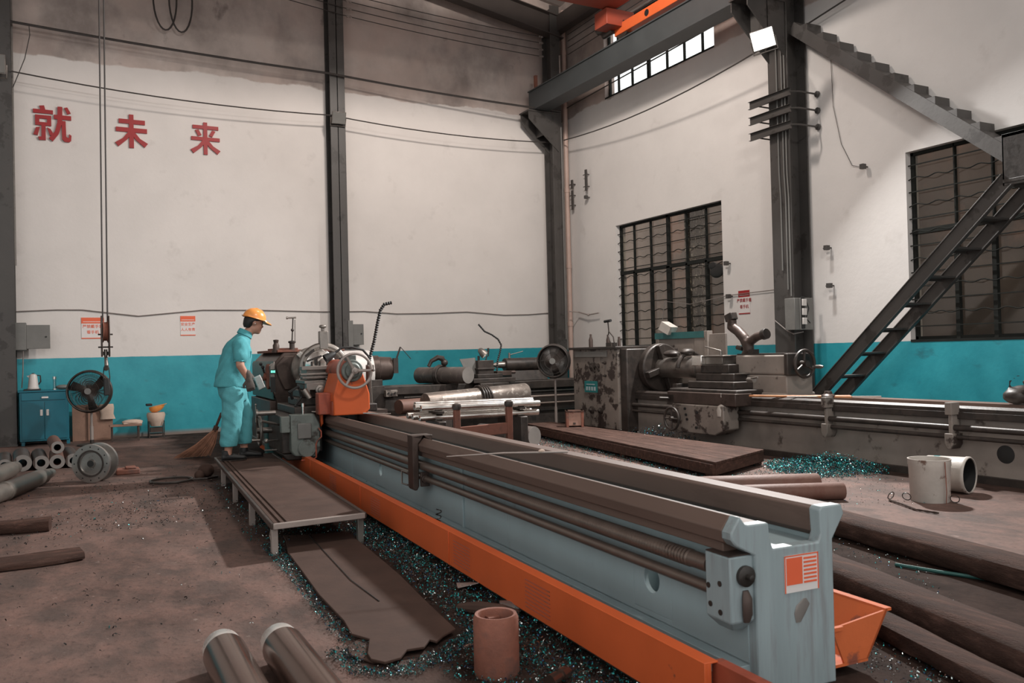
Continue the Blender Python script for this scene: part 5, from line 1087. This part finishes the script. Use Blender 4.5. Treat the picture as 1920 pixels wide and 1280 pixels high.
# ---- pedestal fans
def fan(label, c, d, r, floor_, cloth=None):
    e = thing('pedestal_fan', label, 'fan', (c[0], c[1], floor_)); c, d = Vector(c), Vector(d).normalized(); X, Y, Z = basis(d)
    b = MB().ring(c, d, r, .020, 48, 8).ring(c+d*.09, d, r*.97, .012, 48, 6).lathe(c-d*.01, d, [(0,r*.995),(.10,r*.975),(.10,r*.965),(0,r*.985)],48,False); b.build('rim', 'castdark', e)
    b = MB()
    for k in range(96):
        a = 2*PI*k/96; u_ = X*math.cos(a)+Y*math.sin(a)
        b.tube([c+d*.13+u_*.05, c+d*.12+u_*r*.6, c+d*.02+u_*r], .0028, 4)
    b.ring(c+d*.125, d, r*.5, .003, 36, 4).ring(c+d*.10, d, r*.78, .003, 36, 4); b.build('front_grille', 'castdark', e)
    b = MB()
    for k in range(96):
        a = 2*PI*k/96; u_ = X*math.cos(a)+Y*math.sin(a)
        b.tube([c-d*.12+u_*.08, c-d*.10+u_*r*.7, c-d*.0+u_*r], .0028, 4)
    b.build('rear_grille', 'castdark', e)
    MB().cyl(c+d*.128, c+d*.14, .05).build('centre_badge', 'boxgrey', e)
    MB().cyl(c-d*.20, c-d*.03, .085, .07).build('motor', 'black', e, bevel=.01)
    for k in range(3):
        a = 2*PI*k/3+.5; u_ = X*math.cos(a)+Y*math.sin(a); t_ = d.cross(u_)
        MB().add([c+u_*.05-t_*.04-d*.02, c+u_*.05+t_*.04+d*.02, c+u_*r*.88+t_*.14+d*.05, c+u_*r*.92-t_*.02-d*.04, c+u_*.05-t_*.04-d*.014, c+u_*.05+t_*.04+d*.026, c+u_*r*.88+t_*.14+d*.056, c+u_*r*.92-t_*.02-d*.034],
            [(0,1,2,3),(7,6,5,4),(0,4,5,1),(1,5,6,2),(2,6,7,3),(3,7,4,0)]).build('blade', 'black', e)
    p = c-d*.10; MB().cyl((p.x,p.y,floor_+.03),(p.x,p.y,c.z-r*.2),.018).cyl((p.x,p.y,floor_+.03),(p.x,p.y,floor_+(c.z-floor_)*.35),.026).build('pole', 'pinkmetal', e)
    MB().lathe((p.x,p.y,floor_),(0,0,1),[(0,.22),(.02,.22),(.03,.18),(.04,.03),(.09,.03)],36).build('base', 'castdark', e)
    return e
fan('large round dark fan on a pole in front of the plywood, left of the worker', (.455,15.45,.88), (-.25,-1,.05), .33, 0)
f2_ = fan('large round dark fan on a pole beside the cream lathe headstock', (7.30,12.25,1.185), (-.65,-.75,.0), .27, 0)
MB().lathe((7.30+.02,12.25+.023,1.185), (-.65,-.75,0), [(0,.02),(0,.262),(.004,.262)], 40).build('mesh_backing_disc', 'boxgrey', f2_)  # grey disc added so the dense mesh reads as opaque

# ---- hoist rope, block and hook
hk = thing('hoist_hook_block', 'rusty crane hook block hanging on wire ropes before the back wall', 'hook', (.58,12.68,1.25))
MB().cyl((.545,12.66,1.90),(.58,12.66,7.66),.010,seg=8).build('rope', 'cable', hk); MB().cyl((.605,12.70,1.90),(.64,12.70,7.66),.010,seg=8).build('rope', 'cable', hk)
b = MB()
for x in (.522, .612): b.add([(xx,y,z) for xx in (x,x+.015) for y, z in ((12.64,1.97),(12.74,1.97),(12.82,1.82),(12.80,1.47),(12.76,1.42),(12.60,1.42),(12.57,1.47),(12.56,1.82))],[tuple(range(8)),tuple(range(15,7,-1))]+[(i,i+8,(i+1)%8+8,(i+1)%8) for i in range(8)])
b.build('cheek_plates', 'castbrown', hk, bevel=.004)
MB().lathe((.545,12.69,1.76),(1,0,0),[(0,.05),(.0,.155),(.015,.125),(.045,.125),(.06,.155),(.06,.05)],32).build('sheave', 'rust', hk)
b = MB()
for z in (1.72,1.55): b.cyl((.485,12.68,z),(.665,12.68,z),.010,seg=8)
b.build('cross_pins', 'castdark', hk)
MB().tube([(.575,12.68,1.52),(.575,12.68,1.42),(.577,12.64,1.37),(.58,12.62,1.31),(.578,12.66,1.255),(.575,12.71,1.25),(.575,12.745,1.29)], [.022,.020,.022,.026,.026,.022,.010], 12).cyl((.575,12.68,1.44),(.575,12.68,1.49),.032).build('hook', 'steel', hk)
sg = thing('lifting_sling', 'short dark sling loop hanging from the crane hook', 'sling', (.58,12.69,.93))
MB().tube([(.55,12.69,1.27),(.54,12.69,1.15),(.55,12.69,.95)], .007, 6).tube([(.61,12.69,1.27),(.62,12.69,1.15),(.61,12.69,.95)], .007, 6).ring((.58,12.69,1.27),(0,1,0),.03,.006,16,6,0,PI).build('rope_legs', 'black', sg)
MB().box((.545,12.67,.90),(.615,12.71,1.13)).build('grip', 'black', sg, bevel=.01)

# ================================================================ MIDDLE: RACK, BARS, BILLETS
rk = thing('bar_rack', 'orange steel rack with two capped posts behind the long lathe', 'rack', (4.4,9.05,0))
for x, y, zt in ((4.07,9.05,.70),(4.70,8.95,.71)):
    p_ = MB().box((x-.035,y-.03,0),(x+.035,y+.03,zt)).build('post', 'rustrack', rk, bevel=.006)
    MB().lathe((x,y,zt),(0,0,1),[(0,.045),(.03,.055),(.06,.05),(.075,.02)],16).build('post_cap', 'castdark', p_)
MB().beam((4.07,9.05,.43),(4.70,8.95,.46),.05,.13).build('cross_bar', 'rustrack', rk, bevel=.006)
bars = [((3.72,9.52,.66),(5.35,9.50,.665)),((3.76,9.62,.70),(5.38,9.66,.69)),((3.76,9.44,.70),(5.40,9.38,.665)),((3.68,9.50,.52),(5.42,9.46,.52)),((3.72,9.60,.56),(5.40,9.62,.55)),((3.76,9.40,.545),(5.45,9.36,.545))]
bars = [((3.76,9.40,.715),(5.40,9.38,.700)),((3.73,9.52,.725),(5.36,9.50,.712)),((3.78,9.63,.745),(5.34,9.60,.73)),((3.74,9.40,.600),(5.43,9.38,.590)),((3.70,9.52,.610),(5.40,9.50,.600)),((3.68,9.63,.620),(5.36,9.60,.61))]
nm = ['front bar of the upper layer','middle bar of the upper layer','rear bar of the upper layer','front bar of the lower layer','middle bar of the lower layer','rear bar of the lower layer']
for (p, q), s_ in zip(bars, nm):
    tag(MB().lathe(p, Vector(q)-Vector(p), [(0,.030),(.005,.038),(1.60,.038),(1.605,.030)], 24).build('polished_bar', 'bright'), 'shiny polished steel bar behind the orange rack, %s' % s_, 'bar', 'polished bars behind the rack')
for x in (4.0, 5.1):
    tag(MB().box((x-.05,9.3,0),(x+.05,9.72,.55)).build('support_block', 'castdark', bevel=.01), 'dark block holding up the polished bars, %s' % ('left one' if x < 4.5 else 'right one'), 'block')
    tag(MB().box((x-.04,9.34,.64),(x+.04,9.68,.665)).build('spacer', 'castdark'), 'thin dark spacer between the layers of polished bars, %s' % ('left one' if x < 4.5 else 'right one'), 'spacer')
def billet(label, p, q, r, mat, facep=True, faceq=True):
    e = thing('steel_billet', label, 'billet', ((p[0]+q[0])/2,(p[1]+q[1])/2,min(p[2],q[2])-r)); p, q = Vector(p), Vector(q); d = q-p; ln = d.length
    MB().lathe(p, d, [(0,r*.97),(.01,r),(ln-.01,r),(ln,r*.97)], 40).build('billet_body', mat, e)
    if faceq: MB().lathe(q, d, [(0,r*.96),(.003,r*.96)], 40).build('sawn_face', 'cutface', e)
    return e
billet('long scaly shiny billet lying across behind the polished bars', (4.72,11.6,.63), (6.55,11.9,.70), .155, 'billet_shiny')
billet('short dark billet with a pale sawn face lying on the back lathe bed', (5.58,13.95,.985), (5.98,12.80,.985), .14, 'billet')
billet('reddish brown billet end half hidden left of the scaly one', (4.44,11.95,.58), (5.2,12.2,.58), .11, 'rustbar', faceq=False)
billet('rusty billet low behind the orange tailstock', (3.9,11.3,.36), (4.7,11.6,.36), .12, 'rustbar', faceq=False)
billet('dark floor billet right of the rack with its grey sawn face towards the camera', (5.62,11.65,.145), (5.98,10.62,.145), .14, 'billet')
for x, y0, z in ((4.95,11.45,.49),(6.3,11.75,.53)):
    tag(MB().box((x-.08,y0-.1,0),(x+.08,y0+.5,z-.02)).build('support_block', 'castdark', bevel=.01), 'dark block under the scaly shiny billet, %s' % ('left one' if x < 5.5 else 'right one'), 'block')
tag(MB().box((4.1,11.2,0),(4.65,12.3,.24)).build('support_block', 'castdark', bevel=.01), 'dark block under the rusty billets at the left', 'block')
def chainwrap(label, c, d, r, wid, n=3, droop=0):
    b = MB()
    for k in range(n):
        cc = Vector(c)+Vector(d).normalized()*(k-(n-1)/2)*wid
        X, Y, Z = basis(Vector(d)+Vector((0,0,.1*(k-1))))
        pts = [cc+(X*math.cos(2*PI*i/26)+Y*math.sin(2*PI*i/26))*(r+.02) for i in range(26)]
        b.tube(pts, [.022 if i % 2 else .014 for i in range(26)], 8, True, True)
    return tag(b.build('sling_chain', 'castdark'), label, 'chain')
chainwrap('dark chain wrapped round the long scaly billet', (5.72,11.76,.67), (1.83,.3,.07), .158, .05, 4)
o = chainwrap('dark chain wrapped round the short billet on the back lathe', (5.76,13.42,.985), (.4,-1.15,0), .145, .04, 3)
tag(MB().tube([(5.55,13.45,1.14),(5.60,13.45,1.23),(5.70,13.4,1.29),(5.78,13.4,1.27),(5.82,13.4,1.20)], [.03,.035,.045,.05,.03], 10).ball((5.82,13.4,1.20),.06).build('chain_hook', 'castdark'), 'dark lifting hook resting on the short billet of the back lathe', 'hook')

# ================================================================ RIGHT SIDE OF THE FLOOR
dk = thing('duckboard', 'long low dark wooden duckboard in front of the cream lathe', 'platform', (6.6,9,0))
A_, B_, C_, D_ = (5.88,6.72), (7.04,7.22), (7.20,12.2), (6.72,12.2)
b = MB()
for k in range(5):
    t0, t1 = k/5+.004, (k+1)/5-.004
    q0 = Vector(A_).lerp(Vector(B_), t0); q1 = Vector(A_).lerp(Vector(B_), t1); q2 = Vector(D_).lerp(Vector(C_), t1); q3 = Vector(D_).lerp(Vector(C_), t0)
    MB().plate([(q.x,q.y,.155) for q in (q0,q1,q2,q3)], (0,0,.028)).build('deck_plank', 'woody', dk, bevel=.004)
MB().beam((5.895,6.75,.10),(6.73,12.15,.10),.05,.11).build('front_beam', 'wood', dk, bevel=.006)
MB().beam((5.90,6.76,.10),(7.03,7.25,.10),.05,.11).build('end_beam', 'wood', dk, bevel=.006)
for x, y in ((5.95,6.85),(6.98,7.30),(6.25,8.8),(6.55,10.7)): MB().box((x-.05,y-.05,0),(x+.05,y+.05,.155)).build('foot', 'wood', dk, bevel=.004)
cr_ = thing('wooden_crate', 'small pinkish wooden crate standing on the duckboard by the fan', 'crate', (7.2,11.45,.183))
rm = Matrix.Rotation(-.5,3,'Z'); cc = Vector((7.02,11.2,.183))
def cbx(a, b_, name, mat):
    m_ = MB().box(a, b_); m_.v = [cc + rm @ v for v in m_.v]; m_.build(name, mat, cr_, bevel=.004)
cbx((-.12,-.12,.02),(.12,.12,.23),'box_panels','crate')
for x in (-.135,.095): cbx((x,-.135,0),(x+.04,.135,.25),'side_batten','rust')
cbx((-.14,-.14,.23),(.14,.14,.25),'lid','wood'); cbx((-.03,-.124,.04),(.01,-.12,.07),'stamp','castbrown')
t1_ = timber('upper long oil-soaked timber crossing the black ground at the right', (5.15,5.7,0), (4.45,1.9,0), .26, .16, 'woody', .05)
t2_ = timber('lower long oil-soaked timber nearest the lathe end at the right', (4.05,4.3,0), (3.15,1.2,0), .24, .17, 'woody', .05)
timber('thin broken timber lying against the lower long one', (3.46,3.05,0), (2.92,1.4,0), .14, .10, 'woody', .07)
for i, (p, q, lb) in enumerate((((5.0,6.0,.10),(6.0,5.50,.10),'upper of two rusty round bars lying behind the lathe end'),((5.0,5.75,.075),(6.02,5.24,.075),'lower of two rusty round bars lying behind the lathe end'))):
    r_ = .10 if i == 0 else .075; p = Vector(p); q = Vector(q)
    tag(MB().lathe(p, q-p, [(0,r_*.95),(.01,r_),((q-p).length-.01,r_),((q-p).length,r_*.93)], 28).build('rusty_bar', 'rustbar'), lb, 'bar')
cable('thin green cable trailing over the black ground at the right', [(4.45,3.5,.012),(4.5,3.25,.015),(4.6,3.0,.012),(4.72,2.7,.012),(4.8,2.4,.012)], .011, 'cablegreen')
tag(MB().tube(resample([(6.24,4.95,.012),(6.15,4.75,.014),(6.05,4.55,.012),(6.06,4.36,.012)], .03), [.010 if k % 2 else .007 for k in range(len(resample([(6.24,4.95,.012),(6.15,4.75,.014),(6.05,4.55,.012),(6.06,4.36,.012)], .03)))], 6).build('rope_end', 'castbrown'), 'short twisted rope end on the pale floor before the white bucket', 'rope')
b = MB()
for k in range(5): b.ring((6.30+.07*k,4.98-.10*k,.04),(math.sin(k*2),math.cos(k*1.3),.4),.035,.004,16,5)
tag(b.build('wire_curls', 'castdark'), 'dark curly wire scraps on the floor left of the white bucket', 'wire')
bk = thing('paint_bucket', 'upright dirty white metal bucket by the cream lathe', 'bucket', (6.54,4.78,0))
MB().lathe((6.54,4.78,0),(0,0,1),[(0,.150),(.01,.155),(.30,.165),(.31,.170),(.345,.168),(.36,.172),(.36,.162),(.02,.148),(.02,.0)],44,False).build('bucket_body', 'dirtywhite', bk)
b = MB(); b.tube([(6.50,4.605,.35),(6.505,4.60,.1),(6.51,4.61,.0)], .004, 6).build('wire_handle', 'rust', bk)
b2_ = thing('fallen_drum', 'paint bucket tipped on its side with dark open mouth', 'bucket', (6.95,4.85,0))
p, d = Vector((7.02,5.14,.165)), Vector((.22,-.97,0))
MB().lathe(p, d, [(0,0.001),(0,.150),(.32,.158),(.33,.164),(.35,.164),(.36,.158),(.36,.150),(.02,.142),(.02,.001)], 40, False).build('bucket_body', 'dirtywhite', b2_)
MB().lathe(p+d.normalized()*.03, d, [(0,.142),(.32,.149),(.32,.144),(.0,.138)], 36, False).cyl(p+d.normalized()*.03, p+d.normalized()*.035,.14).build('black_inside', 'black', b2_)  # inner wall and bottom of the bucket coloured black
b = MB().lathe(p+d.normalized()*.06, d, [(0,.1525),(.05,.1540),(.05,.1530),(0,.1515)], 40, False); b.build('teal_label_band', 'nameplate', b2_)
b = MB(); rr_ = random.Random(9)
for k in range(9): b.ball((8.28+rr_.uniform(-.1,.15),4.95+rr_.uniform(-.35,.22),.76+rr_.uniform(0,.2)), rr_.uniform(.05,.11), 10, (1,1.3,.8))
b.tube([(8.25,5.15,.80),(8.25,5.12,.95),(8.25,5.0,1.02)], .012, 6)
o = fuse(b, .025, 2).build('rag_pile', 'castdark'); tag(o, 'dark heap of rags and cable at the right edge on the cream lathe bed', 'rags')

# ================================================================ THE WORKER
person = thing('person', 'person in teal work clothes, orange hard hat and grimy gloves leaning towards the lathe controls', 'person', (1.78,9.98,.222))
def ell(c, rx, ry, tilt=0.):
    """horizontal cross-section of the body: rx along x (front-back), ry along y (side to side), tilted about y"""
    return (c, (rx*math.cos(tilt), 0, -rx*math.sin(tilt)), (0, ry, 0))
def limb(b, pts, rs, seg=16):
    pts = [Vector(p) for p in pts]; P_, R_ = [], []
    for i in range(len(pts)-1):
        n_ = 5
        for k in range(n_): P_.append(pts[i].lerp(pts[i+1], k/n_)); R_.append(rs[i]+(rs[i+1]-rs[i])*k/n_)
    P_.append(pts[-1]); R_.append(rs[-1]); b.tube(P_, R_, seg)
    b.ball(pts[0], rs[0]*.98, 12); b.ball(pts[-1], rs[-1]*.98, 12)
YR, YL = 9.78, 10.16      # near (right) and far (left) side of the body
HIPR, HIPL = (1.73,9.88,1.02), (1.77,10.07,1.02)
KR, KL = (1.71,9.86,.71), (1.885,10.08,.71)
ANR, ANL = (1.655,9.86,.33), (1.865,10.07,.33)
SHR, SHL = (1.80,9.80,1.515), (1.86,10.17,1.50)
ELR, ELL = (1.775,9.71,1.275), (1.87,10.24,1.25)
WRR, WRL = (1.865,9.72,1.115), (1.985,10.12,1.10)
b = MB()
b.loft([ell((1.74,9.98,.98),.11,.16), ell((1.73,9.98,1.08),.115,.165,.1), ell((1.75,9.98,1.22),.105,.15,.2), ell((1.79,9.98,1.38),.115,.17,.3), ell((1.82,9.98,1.50),.10,.17,.35), ell((1.86,9.98,1.575),.07,.10,.4)], 24)
limb(b, [(1.87,9.98,1.55),(1.93,9.98,1.66)], [.062,.056])
# head: skull, face, jaw, nose, lips, brow, ears
HC = Vector((1.985,9.98,1.752)); ht = .22
def hd(x, y, z):
    """head frame: x forward, z up, head bent forward"""
    x, y, z = x*1.07, y*1.05, z*1.07
    return HC + Vector((x*math.cos(ht)+z*math.sin(ht), y, -x*math.sin(ht)+z*math.cos(ht)))
def hball(x, y, z, r, sc): 
    m_ = MB().ball((0,0,0), r, 20, sc); m_.v = [hd(x+v.x, y+v.y, z+v.z) for v in m_.v]; b.add(m_.v, m_.f)
hball(-.005,0,.035,.098,(1.0,.80,.92)); hball(.030,0,-.035,.072,(.86,.82,1.05)); hball(.055,0,-.082,.036,(.9,1.05,.75)); hball(.0,0,-.06,.06,(1.0,.95,.9))
hball(.092,0,-.020,.014,(1.2,.9,1.0)); hball(.086,0,.005,.011,(.9,.8,1.9)); hball(.080,0,-.052,.012,(1.0,1.7,.5)); hball(.078,0,-.064,.012,(1.0,1.6,.55)); hball(.076,0,.028,.014,(.8,3.2,.7))
for s_ in (-1,1): hball(.070,s_*.034,-.022,.020,(.6,.9,.9)); hball(-.008,s_*.080,-.005,.019,(.75,.35,1.45))
for A, K, AN, SH, EL, WR in (((HIPR),KR,ANR,SHR,ELR,WRR),((HIPL),KL,ANL,SHL,ELL,WRL)):
    limb(b, [A, K, AN], [.088,.062,.042]); limb(b, [SH, EL, WR], [.056,.046,.032])
    limb(b, [AN, (AN[0],AN[1],.27)], [.042,.04]); limb(b, [(AN[0]-.03,AN[1],.262),(AN[0]+.12,AN[1]-.01,.25)], [.034,.026])
    limb(b, [WR, (WR[0]+.005,WR[1],WR[2]-.02)], [.030,.024])
body = fuse(b, .0095, 4).build('body', 'skin', person, smooth=80)
for s_ in (-1,1):
    m_ = MB().ball((0,0,0), .0085, 12, (.7,1.2,.55)); m_.v = [hd(.084+v.x, s_*.031+v.y, .004+v.z) for v in m_.v]; m_.build('eye', 'black', person)
    m_ = MB().tube([(.083,s_*.018,.020),(.085,s_*.032,.024),(.076,s_*.048,.019)], [.003,.004,.002], 6); m_.v = [hd(*v) for v in m_.v]; m_.build('eyebrow', 'hair', person)
b = MB()
def hloft(name, mat, rings, seg=28):
    m_ = MB().loft([((c[0],0,c[1]),(rx,0,0),(0,ry,0)) for c, rx, ry in rings], seg); m_.v = [hd(*v) for v in m_.v]; return m_.build(name, mat, person)
hloft('hair', 'hair', [((-.060,-.060),.034,.050),((-.058,-.03),.050,.072),((-.050,.0),.060,.082),((-.012,.036),.098,.088),((-.005,.08),.085,.075)])
shell = [((-.005,.048),.125,.102)] + [((-.005,.05+.105*math.sin(a)),.122*math.cos(a)**.8,.10*math.cos(a)**.8) for a in (.0,.25,.5,.75,1.0,1.2,1.38,1.5)]
hs_ = hloft('hard_hat_shell', 'helmet', shell, 36)
m_ = MB().loft([((.005,0,.050),(.142,0,-.010),(0,.108,0)),((.010,0,.045),(.150,0,-.016),(0,.112,0)),((.010,0,.040),(.148,0,-.016),(0,.110,0))], 36)
m_.v = [hd(v.x+(.028 if v.x > .05 else 0), v.y, v.z-(.014 if v.x > .08 else 0)) for v in m_.v]; m_.build('hard_hat_brim', 'helmet', person)
m_ = MB().tube([(-.105,0,.085),(-.06,0,.140),(0,0,.158),(.06,0,.142),(.105,0,.09)], .010, 8); m_.v = [hd(*v) for v in m_.v]; m_.build('hard_hat_ridge', 'helmet', person)
m_ = MB().tube([(-.002,-.086,.0),(.0,-.088,-.012)], .003, 6).ball((.0,-.090,-.010),.006); m_.v = [hd(*v) for v in m_.v]; m_.build('earpiece', 'white', person)
# shirt
b = MB()
b.loft([ell((1.725,9.98,1.03),.190,.205,.05), ell((1.728,9.98,1.10),.183,.200,.08), ell((1.745,9.98,1.20),.172,.192,.15), ell((1.772,9.98,1.31),.170,.198,.22), ell((1.795,9.98,1.41),.165,.205,.30), ell((1.815,9.98,1.49),.140,.200,.38), ell((1.845,9.98,1.55),.105,.150,.45), ell((1.875,9.98,1.60),.075,.085,.5), ell((1.885,9.98,1.625),.066,.070,.5)], 30)
limb(b, [SHR, (1.785,9.735,1.36)], [.088,.078]); limb(b, [SHL, (1.865,10.215,1.35)], [.088,.078])
shirt = fuse(b, .012, 5)
rr_ = random.Random(5)
for v in shirt.v:   # cloth folds
    f = .004*math.sin(v.z*31+v.y*27+v.x*19+2.5*math.sin(v.x*11+v.y*9)) + .0025*math.sin(v.z*55-v.x*70+v.y*40)
    v.x += f; v.y += f*.6
sh = shirt.build('shirt', 'teal', person, smooth=80)
MB().tube([(1.835,9.715,1.355) if False else (1.83,9.70,1.335),(1.785,9.655,1.325),(1.72,9.73,1.325),(1.77,9.80,1.33),(1.83,9.76,1.335)], .007, 6, True, False).build('sleeve_hem', 'teal', sh)
MB().loft([((1.875,9.98,1.61),(.080,0,-.04),(0,.088,0)),((1.885,9.98,1.635),(.076,0,-.038),(0,.082,0)),((1.898,9.98,1.665),(.070,0,-.035),(0,.072,0))],24,False).build('collar', 'teal', sh)
MB().box((1.87,9.84,1.36),(1.925,9.87,1.44),tilt=('Y',.25)).build('chest_pocket', 'teal', sh, bevel=.006)
# trousers
b = MB()
b.loft([ell((1.735,9.98,1.12),.130,.165), ell((1.735,9.98,1.03),.160,.180), ell((1.74,9.98,.95),.155,.180), ell((1.75,9.98,.88),.13,.17)], 26)
limb(b, [(1.725,9.88,.98),(1.705,9.86,.72),(1.665,9.86,.41)], [.125,.112,.098]); limb(b, [(1.785,10.07,.98),(1.875,10.08,.72),(1.865,10.07,.42)], [.118,.100,.090])
tr = fuse(b, .012, 4); tv = []
for v in tr.v:
    f = .004*math.sin(v.z*24+v.x*35+v.y*18+2*math.sin(v.z*7)) + .0025*math.sin(v.z*60+v.x*50)
    v.x += f; v.y += f*.5
    if v.z < .385: v.z = .385
tr.build('trousers', 'teal2', person, smooth=80)
# shoes
for nm_, x0, y0 in (('r',1.635,9.86),('l',1.86,10.06)):
    b = MB().loft([((x0-.055,y0,.228+.0),(.0,.03,0),(0,0,.004)),((x0-.05,y0,.262),(0,.036,0),(0,0,.036)),((x0,y0,.272),(0,.042,0),(0,0,.046)),((x0+.06,y0,.266),(0,.044,0),(0,0,.040)),((x0+.13,y0,.256),(0,.046,0),(0,0,.030)),((x0+.19,y0,.250),(0,.040,0),(0,0,.024)),((x0+.215,y0,.245),(0,.02,0),(0,0,.014))], 18)
    b.loft([((x0,y0,.29),(.052,0,0),(0,.044,0)),((x0-.002,y0,.34),(.046,0,0),(0,.040,0))],18); sf = fuse(b, .007, 3).build('shoe', 'black', person, smooth=80)
    MB().loft([((x0+.075,y0,.222),(.145,0,0),(0,.044,0)),((x0+.075,y0,.234),(.147,0,0),(0,.046,0))],26).build('sole', 'castdark', sf)
# gloves: palm, four unequal curled fingers and a thumb each
def glove(wr, fwd, side, curl, name, ln=1.0):
    """wr wrist, fwd palm direction, side across the palm, curl direction the fingers bend to"""
    wr, fwd, side, curl = Vector(wr), Vector(fwd).normalized(), Vector(side).normalized(), Vector(curl).normalized()
    b = MB(); limb(b, [wr-fwd*.075, wr-fwd*.03, wr], [.043,.041,.038]); 
    b.loft([(wr+fwd*t*ln, side*w_, curl*h_) for t, w_, h_ in ((-.01,.036,.030),(.03,.045,.029),(.07,.050,.027),(.095,.048,.023),(.105,.032,.014))], 18)
    for k, (l_, off) in enumerate(((.072,-.034),(.082,-.011),(.077,.012),(.060,.034))):
        p = wr+fwd*.088*ln+side*off; a1 = fwd*.85+curl*.5; a2 = fwd*.25+curl*.95; a3 = fwd*-.45+curl*.85
        pts = [p, p+a1.normalized()*l_*.42, p+a1.normalized()*l_*.42+a2.normalized()*l_*.36, p+a1.normalized()*l_*.42+a2.normalized()*l_*.36+a3.normalized()*l_*.28]
        limb(b, pts, [.0145,.0135,.0125,.011], 10)
    p = wr+fwd*.02-side*.036; q_ = p+(fwd*.5-side*.55+curl*.45).normalized()*.045; limb(b, [p, q_, q_+(fwd*.8+curl*.5).normalized()*.035], [.016,.0135,.011], 10)
    return fuse(b, .005, 2).build(name, 'glove', person, smooth=80)
glove(WRR, (.22,.05,-1), (.95,-.1,.2), (.15,1,.0), 'glove')
glove(WRL, (.55,-.35,-.80), (.3,.9,-.1), (.65,-.4,.3), 'glove')
tag(MB().add([(2.035,10.02,.985),(2.105,10.0,1.02),(2.05,10.0,1.155),(1.985,10.02,1.12),(2.04,10.07,.975),(2.115,10.05,1.01),(2.055,10.05,1.165),(1.98,10.07,1.13)],[(3,2,1,0),(4,5,6,7),(0,1,5,4),(1,2,6,5),(2,3,7,6),(3,0,4,7)]).build('pale_metal_piece', 'rag', bevel=.008), 'pale grey block-shaped piece held in front of the worker\'s gloves', 'workpiece')
# things seen in and behind the barred window
tag(MB().ball((XW+.03,11.62,2.70),.17,sc=(.15,1.1,.75)).ball((XW+.02,11.72,2.80),.09,sc=(.2,1.2,.7)).build('black_bundle', 'black'), 'black rag bundle hung on the window bars at the right edge of the left window', 'bundle')
b = MB(); vs, fs = [], []
for i in range(33):
    y = 12.55+.62*i/32; x = XW+.62+.02*math.sin(i*1.9); vs += [(x,y,1.0),(x,y,4.60)]
for i in range(32): fs.append((2*i,2*i+2,2*i+3,2*i+1))
b.add(vs, fs); mt['glitter'] = M('glint_flecked_sheet', (.22,.20,.19), .25, .8, .5, 30, (.8,.78,.74), .58, .62, 30, .8, (1,1,.3))  # pale flecks in the colour stand for glints on the curtain
tag(b.build('glint_sheet', 'glitter', smooth=10), 'wavy curtain strip with painted-in glints hanging outside the left window', 'sheet')
#END
